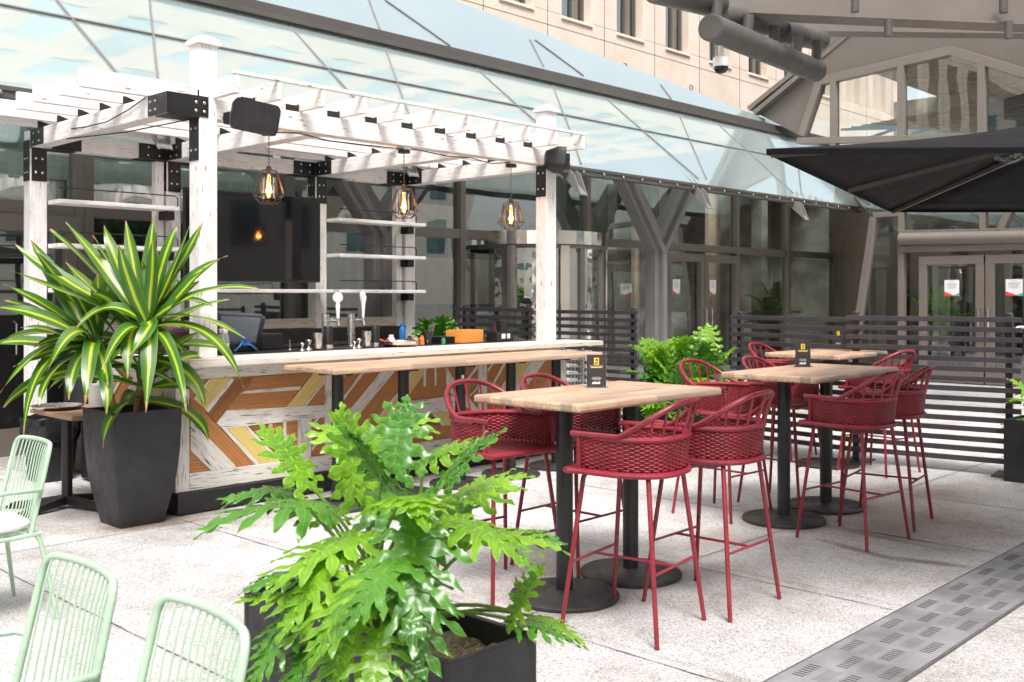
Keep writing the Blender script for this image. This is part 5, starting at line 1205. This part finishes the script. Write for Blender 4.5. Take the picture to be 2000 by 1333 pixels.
def lobed_leaf(mb, base, dirv, up, L, seed, curl=.5, nl=7, ruffle=1.0, wscale=1.0):
    """deeply cut philodendron blade: midrib with finger lobes whose edges are wavy; base = stalk joint"""
    rnd = random.Random(seed); base = Vector(base); d = Vector(dirv).normalized(); u = Vector(up); s = d.cross(u)
    if s.length < .05: s = d.cross(Vector((1, 0, 0)))
    s.normalize(); n = s.cross(d).normalized()
    def mid(t): # midrib droops towards the tip
        return base + d*(L*t) - Vector((0, 0, 1))*(curl*L*.42*t*t) + n*(.05*L*math.sin(PI*t))
    def ribbon(root, dr, ln, w0, droop, ph, side=1):
        K = 13; rows = []; dr = dr.normalized(); across = dr.cross(n).normalized(); side_bend = d*.30
        for k in range(K+1):
            f = k/K
            c = root+dr*(ln*f)-Vector((0, 0, 1))*(droop*ln*f*f) + side_bend*(ln*f*f)
            env = (1.25-.50*f) if f < .80 else max(.10, (1.25-.50*f)*(1-((f-.80)/.2)**2))
            wd = w0*env
            g = ruffle*min(1, f*2.2)
            wv = 1+.34*math.sin(f*13+ph)*g+.10*math.sin(f*31+ph); wv2 = 1+.34*math.sin(f*14+ph*1.7+1)*g+.10*math.sin(f*29+ph)
            rf = .34*w0*g
            a = c+across*wd*wv+n*(rf*math.sin(f*15+ph)-.16*wd); b_ = c-across*wd*wv2+n*(rf*math.sin(f*14+ph*2)-.16*wd)
            rows.append((a, c, b_))
        vs = []; uvs = []
        for (a, c, b_) in rows: vs += [a, c+n*.0015, b_]; uvs += [(1, 0), (0, 0), (1, 0)]
        fs = []
        for k in range(K):
            i = 3*k; fs += [(i, i+1, i+4, i+3), (i+1, i+2, i+5, i+4)]
        mb.mesh(vs, fs, 0, uvs, True)
    K = 12; vs = []; uvs = []
    for k in range(K+1):
        t = k/K; wd = L*.26*wscale*(math.sin(PI*(t*.84+.13))**.7)*(1-.30*t); c = mid(t); h = -.10*wd
        vs += [c+s*wd+n*h, c, c-s*wd+n*h]; uvs += [(.55, 0), (0, 0), (.55, 0)]
    mb.mesh(vs, [q for k in range(K) for q in ((3*k, 3*k+1, 3*k+4, 3*k+3), (3*k+1, 3*k+2, 3*k+5, 3*k+4))], 0, uvs, True)
    PRO = (.46, .56, .60, .56, .48, .39, .29, .22)
    for side in (-1, 1):
        for i in range(nl):
            q = i/(nl-1); t = .0+.86*q; prof = PRO[min(7, int(q*7.01))]*wscale
            ang = R(140-108*q)+rnd.uniform(-.08, .08); ln = L*prof*rnd.uniform(.88, 1.10)
            dr = d*math.cos(ang)+s*side*math.sin(ang)+n*rnd.uniform(-.02, .16)
            ribbon(mid(t), dr, ln, L*(.078-.022*q)*rnd.uniform(.8, 1.15)*wscale*1.04, .14+.42*curl*rnd.uniform(.4, 1.1), rnd.uniform(0, 6), side)
    ribbon(mid(.86), d-Vector((0, 0, curl*.6)), L*.30, L*.062, .25, rnd.uniform(0, 6))
def stalk(mb, a, b_, sag=.1, r=.006):
    a = Vector(a); b_ = Vector(b_); pts = []
    for k in range(8):
        f = k/7; p = a.lerp(b_, f); p.z += sag*math.sin(PI*f)*(a-b_).length; pts.append(p)
    mb.tube(pts, [r*1.5-.6*r*k/7 for k in range(8)], 6)
def shrub(name, lb, cat, crown, leaves, mt, mt2, group=None, stemmat=None):
    """leaves: (joint point, direction, length, curl)"""
    root = empty(name, crown, 0, lb, cat, group); ml = MB(); md = MB(); st = MB(); rnd = random.Random(len(leaves))
    for i, (p, d, L, cu) in enumerate(leaves):
        tgt = ml if (i % 3) else md
        if i >= len(leaves)*.62 and i % 2: tgt = md
        lobed_leaf(tgt, p, d, (0, 0, 1), L, i*7+3, cu); c = Vector(crown)+Vector((rnd.uniform(-.07, .07), rnd.uniform(-.14, .14), -.02)); stalk(st, c, p, .10)
    ml.build('foliage', mt, root, autosm=False)
    if md.v: md.build('foliage', mt2, root, autosm=False)
    st.build('stems', stemmat or M['stem'], root)
    return root
# foreground philodendron: leaf joints read off the plant, each at its own distance
c0 = Vector((2.28, 2.85, .50)); fl = []
def L_(px, py, t, dx, dy, dz, L, cu): # direction given along right / away / up
    fl.append((at(px, py, t), RX*dx+FW*dy+Vector((0, 0, dz)), L*.90, cu))
L_(615, 985, 3.35, -1, .0, .05, .36, .75); L_(590, 935, 3.45, -.5, .3, .65, .26, .3); L_(690, 950, 3.25, -.15, .1, 1.0, .27, .2); L_(560, 960, 3.5, -.9, .3, .1, .24, .9)
L_(705, 1045, 3.1, -.75, -.5, -.20, .30, .5); L_(660, 1085, 3.05, -.5, -.7, -.45, .25, .6); L_(770, 905, 3.4, .1, .4, .9, .26, .4); L_(700, 890, 3.5, -.5, .5, .45, .26, .6)
L_(770, 860, 3.6, .2, .7, .35, .25, .7); L_(835, 975, 3.15, .8, .0, .8, .31, .1); L_(880, 975, 3.3, 1, .2, .45, .27, .4); L_(790, 975, 3.0, .25, -.8, .2, .28, .7)
L_(810, 1030, 2.95, .05, -.7, -.75, .30, .4); L_(885, 1015, 3.05, .8, -.4, -.2, .27, .5); L_(900, 1045, 3.2, 1, .1, .0, .31, .4); L_(950, 1050, 3.3, 1, .3, .05, .25, .4)
L_(730, 1110, 2.95, -.5, -.7, -.5, .27, .5); L_(700, 1140, 3.05, -.8, -.4, -.3, .25, .7)
L_(610, 1165, 3.05, -.8, -.4, -.5, .19, .7); L_(690, 1190, 2.95, -.2, -.7, -.7, .22, .6); L_(740, 1240, 2.85, .0, -.7, -.6, .20, .6); 
L_(1010, 1215, 3.35, 1, .0, -.05, .19, .8); L_(1005, 1195, 3.35, .45, .2, .8, .19, .3); L_(1045, 1205, 3.4, 1, -.1, -.2, .17, .9); L_(575, 1215, 3.0, -.5, -.5, -.5, .19, .6)
L_(760, 1000, 3.3, -.3, .6, .3, .28, .6); L_(830, 900, 3.7, .8, .4, .45, .25, .7); L_(720, 900, 3.7, -.1, .8, .6, .24, .6); 
L_(650, 1010, 3.6, -.7, .5, .2, .25, .7); L_(830, 1070, 3.3, .3, .3, .4, .26, .7); L_(790, 1080, 2.9, -.5, -.7, -.4, .26, .4); L_(590, 1120, 3.25, -.8, -.1, .0, .18, .7)
L_(900, 990, 3.5, .9, .5, .4, .25, .5); L_(745, 935, 3.1, -.4, -.3, .8, .24, .5)


L_(560, 1170, 3.2, -.9, .1, .1, .16, .5); L_(880, 930, 3.6, .7, .3, .8, .24, .4)
L_(800, 1130, 3.0, .15, -.7, -.7, .28, .4); L_(640, 1230, 3.0, -.4, -.5, -.4, .19, .6)
shrub('philodendron', 'big glossy lobed leaf plant spilling out of the foreground trough planter', 'plant', c0, fl, M['leaf'], M['leafdark'], 'lobed leaf plants in black planters')
def bush(x0, x1, y0, y1, zb, rad, hgt, n, L, seed, lb, mt, mt2):
    rnd = random.Random(seed); lv = []; cx, cy = (x0+x1)/2, (y0+y1)/2
    for i in range(n):
        a = rnd.uniform(0, 2*PI); e = rnd.uniform(-.25, 1.35); rr = rnd.uniform(.35, 1)
        d = Vector((math.cos(a)*math.cos(e), math.sin(a)*math.cos(e), math.sin(e)))
        p = Vector((cx+d.x*rad*rr+rnd.uniform(-1, 1)*(x1-x0)*.3, cy+d.y*rad*rr+rnd.uniform(-1, 1)*(y1-y0)*.26, zb+.06+max(-.02, d.z)*hgt*rr)); dd = Vector((d.x, d.y, d.z*.7+.1))
        lv.append((p, dd, L*rnd.uniform(.7, 1.2), rnd.uniform(.4, 1.1)))
    return shrub('philodendron', lb, 'plant', Vector((cx, cy, zb)), lv, mt, mt2, 'lobed leaf plants in black planters')
bush(8.35, 8.80, 5.25, 6.5, .5, .34, .56, 84, .27, 4, 'lobed leaf plant in the trough behind the red stools', M['leaf'], M['leafdark'])
bush(9.62, 10.1, 2.1, 3.12, .5, .24, .42, 36, .25, 9, 'lobed leaf plant in the planter at the right edge', M['leafdark'], M['leaf'])
bush(8.1, 8.7, 9.0, 9.45, .72, .25, .45, 26, .30, 15, 'dark lobed leaf plant behind the stacked trays and orange box', M['leafdark'], M['leafdark'])

for (c, lb) in ((onU(1835, 585, PU+1.6), 'bright green bushy potted plant added inside the pavilion doors for a reflected bush'), (onV(1512, 585, 12.1), 'dark green bushy potted plant added for a reflection in the glass wall right of the double door')):  # potted shrubs added behind the glass in place of reflected greenery
    rnd = random.Random(7); lvs = []
    for i in range(46):
        a_ = rnd.uniform(0, 2*PI); e_ = rnd.uniform(-.3, 1.3); d_ = Vector((math.cos(a_)*math.cos(e_), math.sin(a_)*math.cos(e_), math.sin(e_))); q_ = rnd.uniform(.2, .55); lvs.append((Vector((c.x, c.y, 1.15))+Vector((d_.x*q_*.8, d_.y*q_*.8, d_.z*q_*1.3)), d_, .34*rnd.uniform(.7, 1.1), .6))
    r_ = shrub('reflected_plant', lb, 'plant', Vector((c.x, c.y, .5)), lvs, M['leaf'] if c.x > 19 and c.y < 10 else M['leafdark'], M['leafdark']); mb = MB(); mb.lathe([(.2, .02), (.27, .5), (.25, .5), (.2, .45), (0, .45)], (c.x, c.y, 0), 20); mb.build('pot', M['planter'], r_)
# tall tapered pot with the striped dracaena
PC = Vector((3.50, 7.16, 0)); tp = empty('tall_planter', PC, 0, 'tall tapered matte black pot beside the left end of the bar', 'planter')
mb = MB(); lv = [(0, .165), (.02, .170), (.12, .190), (.26, .218), (.40, .238), (.55, .250), (.70, .256), (.80, .258), (.83, .258)]
def ringpts(hw, z, r_=.018):
    o = []
    for sx, sy, a0 in ((1, 1, 0), (-1, 1, 90), (-1, -1, 180), (1, -1, 270)):
        for i in range(4): a = R(a0+30*i); o.append(PC+Vector((sx*(hw-r_)+r_*math.cos(a), sy*(hw-r_)+r_*math.sin(a), z)))
    return o
vs = []
for z, hw in lv: vs += ringpts(hw, z)
vs += ringpts(.228, .83); vs += ringpts(.225, .70); n = 16; K = len(lv)+2
mb.mesh(vs, [(i*n+k, i*n+(k+1) % n, (i+1)*n+(k+1) % n, (i+1)*n+k) for i in range(K-1) for k in range(n)], 0, None, True)
mb.build('pot', M['planter'], tp, .004)
mb = MB(); mb.poly(ringpts(.228, .745)); mb.build('soil', M['soil'], tp)
dr = empty('dracaena', PC+Vector((0, 0, .745)), 0, 'large dracaena with yellow striped strap leaves in the tall black pot', 'plant')
def strap(mb, base, az, el, L, wd, droop, seed, twist=0):
    rnd = random.Random(seed); K = 16; p = Vector(base); vs = []; uvs = []; e = el; a = az; st = L/K
    for k in range(K+1):
        f = k/K; dv = Vector((math.cos(a)*math.cos(e), math.sin(a)*math.cos(e), math.sin(e)))
        sd = dv.cross(Vector((0, 0, 1)));
        if sd.length < .05: sd = Vector((-math.sin(a), math.cos(a), 0))
        sd.normalize(); nn = sd.cross(dv)
        tw = twist*(.35+.65*f); sd2 = sd*math.cos(tw)+nn*math.sin(tw); nn2 = nn*math.cos(tw)-sd*math.sin(tw)
        w_ = wd*(.42+.58*math.sin(PI*min(1, f*.80+.14)))*(1 if f < .72 else max(.03, 1-((f-.72)/.28)**1.7)); fold = .30*(1-f)*w_+.10*w_
        for j, x in enumerate((-1, -.5, 0, .5, 1)): vs.append(p+sd2*x*w_+nn2*(abs(x)*fold + .006*math.sin(f*9+seed)*x)); uvs.append(((x+1)/2, f))
        p = p+dv*st; e -= droop*(.3+1.4*f)/K; a += rnd.uniform(-.02, .02)
    mb.mesh(vs, [(5*k+j, 5*k+j+1, 5*k+j+6, 5*k+j+5) for k in range(K) for j in range(4)], 0, uvs, True)
random.seed(21); lf = MB(); cn = MB()
heads = [(Vector((.02, .0, 0)), Vector((.10, .02, .66)), 24, .70, 1), (Vector((-.08, .08, 0)), Vector((-.20, .16, .58)), 20, .66, 1), (Vector((.10, .08, 0)), Vector((.04, -.06, .36)), 14, .60, 1)]
for (b0, h0, nlf, LL, _) in heads:
    A = PC+b0+Vector((0, 0, .72)); B = PC+h0+Vector((0, 0, .76)); cn.tube([A, A.lerp(B, .4)+Vector((.01, 0, 0)), B+Vector((0, 0, .06))], [.026, .022, .016], 10)
    for i in range(nlf):
        f = i/(nlf-1); az = i*2.39996+random.uniform(-.25, .25); el = R(82-88*f**.9)+random.uniform(-.14, .14)
        L = LL*random.uniform(.86, 1.14)*(1 if f > .15 else .85); z0 = B+Vector((0, 0, .10-.34*f))
        strap(lf, z0+Vector((.015*math.cos(az), .015*math.sin(az), 0)), az, el, L, random.uniform(.046, .066), .12+1.15*f**1.4*random.uniform(.6, 1.5), i+int(LL*100), random.choice((-1, 1))*random.uniform(.2, 1.3))
# individual long leaves along curved paths: root, crest and tip of each
def strapc(mb, P0, P1, P2, wd, seed):
    rnd = random.Random(seed); K = 18; vs = []; uvs = []; h = (P2-P0); h.z = 0
    if h.length < .02: h = -FW.copy()
    h.normalize(); sd0 = h.cross(Vector((0, 0, 1))).normalized(); face = -FW*.8+Vector((0, 0, .6))
    for k in range(K+1):
        f = k/K; p = P0*(1-f)**2+P1*2*f*(1-f)+P2*f*f; dv = ((P1-P0)*(1-f)+(P2-P1)*f).normalized()
        s1 = sd0-dv*sd0.dot(dv); s2 = dv.cross(face); s2.normalize(); s1.normalize()
        if s1.dot(s2) < 0: s2 = -s2
        g = .45+.4*math.sin(seed*1.7+f*1.5); sd = (s1*(1-g)+s2*g).normalized(); nn = sd.cross(dv)
        if nn.z < 0: nn = -nn
        w_ = wd*(.40+.60*math.sin(PI*min(1, f*.80+.14)))*(1 if f < .72 else max(.03, 1-((f-.72)/.28)**1.8)); fold = .28*(1-f)*w_+.10*w_
        for x in (-1, -.5, 0, .5, 1): vs.append(p+sd*x*w_+nn*(abs(x)*fold+.008*math.sin(f*8+seed)*x)); uvs.append(((x+1)/2, f))
    mb.mesh(vs, [(5*k+j, 5*k+j+1, 5*k+j+6, 5*k+j+5) for k in range(K) for j in range(4)], 0, uvs, True)
A_ = (285, 640, 7.12); B_ = (190, 670, 7.2); sd_ = 0
for (rt, cx, cy, tx, ty, tt) in [(A_, 130, 560, 30, 478, 7.25), (A_, 150, 580, 20, 528, 7.0), (B_, 110, 600, 8, 555, 7.1), (B_, 80, 600, -20, 600, 6.9), (A_, 190, 500, 128, 434, 7.3), (A_, 160, 500, 98, 448, 7.4),
        (A_, 225, 520, 203, 440, 7.3), (A_, 262, 520, 245, 430, 7.25), (A_, 290, 520, 300, 424, 7.3), (A_, 310, 520, 345, 442, 7.35), (A_, 340, 540, 398, 432, 7.3), (A_, 350, 570, 400, 524, 7.1), (A_, 300, 540, 298, 470, 7.0),
        (A_, 330, 560, 372, 436, 7.2), (A_, 250, 560, 232, 478, 6.95), (A_, 400, 540, 506, 566, 7.0), (A_, 370, 590, 480, 662, 6.95), (B_, 150, 540, 72, 500, 7.3), (B_, 120, 560, 60, 470, 7.45), (A_, 180, 570, 128, 512, 7.0),
        (B_, 90, 640, 0, 768, 6.8), (B_, 110, 670, 26, 717, 6.9), (B_, 150, 600, 92, 727, 6.75), (A_, 250, 600, 200, 722, 6.7), (B_, 180, 640, 166, 790, 6.75), (B_, 140, 680, 134, 782, 6.85), (A_, 298, 590, 285, 808, 6.7),
        (A_, 335, 630, 364, 804, 6.75), (B_, 215, 720, 208, 812, 6.8), (B_, 60, 650, 46, 850, 6.8), (A_, 420, 600, 476, 758, 6.9), (B_, 90, 700, 76, 792, 6.85), (A_, 245, 600, 250, 740, 6.8), (A_, 320, 600, 250, 700, 6.75),
        (B_, 30, 620, -30, 700, 7.0), (A_, 340, 560, 420, 600, 7.3), (A_, 215, 560, 150, 640, 6.9), (A_, 380, 520, 445, 500, 7.4)]:
    sd_ += 1; strapc(lf, at(*rt)+Vector((random.uniform(-.03, .03), random.uniform(-.03, .03), random.uniform(-.06, .03))), at(cx, cy, (rt[2]+tt)/2), at(tx, ty, tt), random.uniform(.044, .062), sd_)
lf.build('foliage', M['strap'], dr, autosm=False); cn.build('canes', M['cane'], dr)

# ------------------------------------------------------------------ clutter left of the bar
st_ = empty('side_table', (3.36, 8.0, 0), 0, 'small brown topped pedestal table behind the tall pot', 'table')
mb = MB(); mb.box(-.10, .42, -.36, .42, .715, .75); mb.build('tabletop', grainwood('plain_brown_wood', (.28, .16, .09), (.46, .28, .17)), st_, .006, local=True)
mb = MB(); mb.tube([(.02, 0, .08), (.02, 0, .715)], .04, 14); mb.build('column', M['black'], st_, local=True)
for a in (135, 200, 290, 20):
    d = Vector((math.cos(R(a)), math.sin(R(a)), 0)); mb = MB(); s = Vector((-d.y, d.x, 0))
    mb.prism([d*.03+s*.035+Vector((.02, 0, .03)), d*.03+s*.035+Vector((.02, 0, .10)), d*.42+s*.035+Vector((.02, 0, .045)), d*.46+s*.035+Vector((.02, 0, .02)), d*.46+s*.035+Vector((.02, 0, .004))], tuple(-s*.07)); mb.build('foot', M['black'], st_, .008, local=True)
p = Vector((3.40, 8.22, .751)); mb = MB(); mb.lathe([(.0, .004), (.15, .004), (.19, .03), (.20, .032), (.20, .028), (.15, 0), (0, 0)], p, 32)
tag(mb.build('serving_tray', M['steel'], None, loc=p), 'round ribbed steel tray lying on the small brown table', 'tray')
p = Vector((3.80, 9.35, 0)); tb = empty('waste_bin', p, 0, 'black plastic waste bin under the small brown table', 'bin')
mb = MB()
for z, hw in ((0, .155), (.5, .195), (.53, .205), (.56, .205), (.56, .19), (.5, .18)): pass
lv2 = [(0, .155), (.50, .195), (.505, .207), (.56, .210), (.56, .192), (.35, .17)]
vs = []
for z, hw in lv2:
    for sx, sy, a0 in ((1, 1, 0), (-1, 1, 90), (-1, -1, 180), (1, -1, 270)):
        for i in range(4): a = R(a0+30*i); vs.append(p+Vector((sx*(hw-.05)+.05*math.cos(a), sy*(hw-.05)+.05*math.sin(a), z)))
mb.mesh(vs, [(i*16+k, i*16+(k+1) % 16, (i+1)*16+(k+1) % 16, (i+1)*16+k) for i in range(5) for k in range(16)], 0, None, True); mb.build('bin_body', M['black'], tb)
mb = MB(); random.seed(4); vs = []; nn = 28
for j in range(5):
    for k in range(nn): a = 2*PI*k/nn; rr = (.205, .222, .215, .218, .20)[j]*(1+.05*random.uniform(-1, 1))*(1+.18*abs(math.sin(2*a))**2); vs.append(p+Vector((rr*math.cos(a), rr*math.sin(a), (.57, .55, .48, .42, .36)[j]+random.uniform(-.01, .01))))
mb.mesh(vs, [(i*nn+k, i*nn+(k+1) % nn, (i+1)*nn+(k+1) % nn, (i+1)*nn+k) for i in range(4) for k in range(nn)], 0, None, True); mb.build('bin_liner', plain('black_bin_bag', (.015, .015, .017), .22, 0, .2, 9, .6, 25), tb, autosm=False)
cb_ = empty('service_cabinet', (4.2, 9.2, 0), 0, 'black service cabinet between the waste bin and the left bar end', 'cabinet')
part('cabinet_body', M['black'], (3.98, 4.6, 8.75, 9.12, .02, .90), par=cb_); part('cabinet_top', M['steel'], (3.96, 4.62, 8.73, 9.14, .902, .93), par=cb_)
p = Vector((3.62, 7.95, .751)); latheobj('bucket', [(.08, 0), (.10, .19), (.105, .19), (.105, .20), (.092, .20), (.074, .01), (0, .01)], p, M['whiteplastic'], 'white plastic tub on the small brown table behind the pot', 'tub')
p = Vector((3.70, 7.72, .751)); mb = MB(); mb.box(p.x-.10, p.x+.13, p.y-.07, p.y+.08, .751, .815); tag(mb.build('folded_cloth', M['blue'], None, .02, loc=p), 'folded blue cloth behind the rim of the tall pot', 'cloth')

# ------------------------------------------------------------------ black umbrella at the right
hub = at(2088, 232, 6.15); C4 = [at(1497, 291, 4.5), at(1740, 409, 7.7), at(2450, 409, 7.7), at(2700, 287, 4.5)]
um = empty('parasol', (hub.x, hub.y, 0), 0, 'large black square parasol reaching in from the right edge', 'parasol')
mb = MB(); th = Vector((0, 0, -.012))
for i in range(4):
    a, b_ = C4[i], C4[(i+1) % 4]; G = 10; vs = []; idx = {}
    for r_ in range(G+1):
        for c_ in range(r_+1):
            f = r_/G; g2 = c_/r_ if r_ else 0; e_ = a.lerp(b_, g2); p = hub.lerp(e_, f); sag = math.sin(PI*f)*.03-(.0*math.sin(PI*g2)*f*f)
            p = p+Vector((0, 0, -sag)) ; p.z += 0; idx[(r_, c_)] = len(vs); vs.append(p)
    fs = []
    for r_ in range(G):
        for c_ in range(r_+1):
            fs.append((idx[(r_, c_)], idx[(r_+1, c_)], idx[(r_+1, c_+1)]))
            if c_ < r_: fs.append((idx[(r_, c_)], idx[(r_+1, c_+1)], idx[(r_, c_+1)]))
    mb.mesh(vs, fs, 0, None, True)
    mb.mesh([a, b_, b_+th*2, a+th*2], [(0, 1, 2, 3)], 0, None, False)
cn_ = mb.build('canopy', M['fabric'], um, autosm=False)
sm = cn_.modifiers.new('thick', 'SOLIDIFY'); sm.thickness = .004
for q in [C4[0], C4[1], C4[2], C4[3]]+[(C4[i]+C4[(i+1) % 4])/2 for i in range(4)]:
    mb = MB(); mb.bar(hub+Vector((0, 0, -.10)), hub.lerp(q, .985)+Vector((0, 0, -.03)), .018, .026, (0, 0, 1)); mb.build('rib', M['bronzedark'], um)
mast = Vector((hub.x, hub.y, 0))+RX*2.3; mb = MB(); mb.lathe([(.07, -.16), (.08, -.12), (.08, -.03), (.03, 0)], hub, 20); mb.build('hub', M['black'], um)
mb = MB(); mb.tube([(mast.x, mast.y, .05), (mast.x, mast.y, 2.95)], .045, 16); mb.tube([(mast.x, mast.y, 2.9), (hub.x, hub.y, hub.z+.12), (hub.x, hub.y, hub.z)], .035, 14); mb.build('pole', M['black'], um)
mb = MB(); mb.lathe([(.42, 0), (.42, .06), (.38, .075), (.05, .08), (.05, .3), (0, .3)], (mast.x, mast.y, 0), 40); mb.build('base', M['blackbase'], um)
random.seed(30)
for (px, py, t) in ((1865, 300, 6.6), (1972, 302, 6.4)):
    c = at(px, py, t); mb = MB(); vs = []; n1 = 7
    for i in range(n1):
        for j in range(n1):
            x = (i/(n1-1)-.5)*.20; z = -(j/(n1-1))*.085*(1-.8*abs(i/(n1-1)-.5)); vs.append(c+RX*x+Vector((0, 0, z+.02))+FW*random.uniform(-.012, .012)+RX*random.uniform(-.006, .006))
    mb.mesh(vs, [(i*n1+j, i*n1+j+1, (i+1)*n1+j+1, (i+1)*n1+j) for i in range(n1-1) for j in range(n1-1)], 0, None, False)
    mb.build('plastic_wrap', M['plastic'], um)
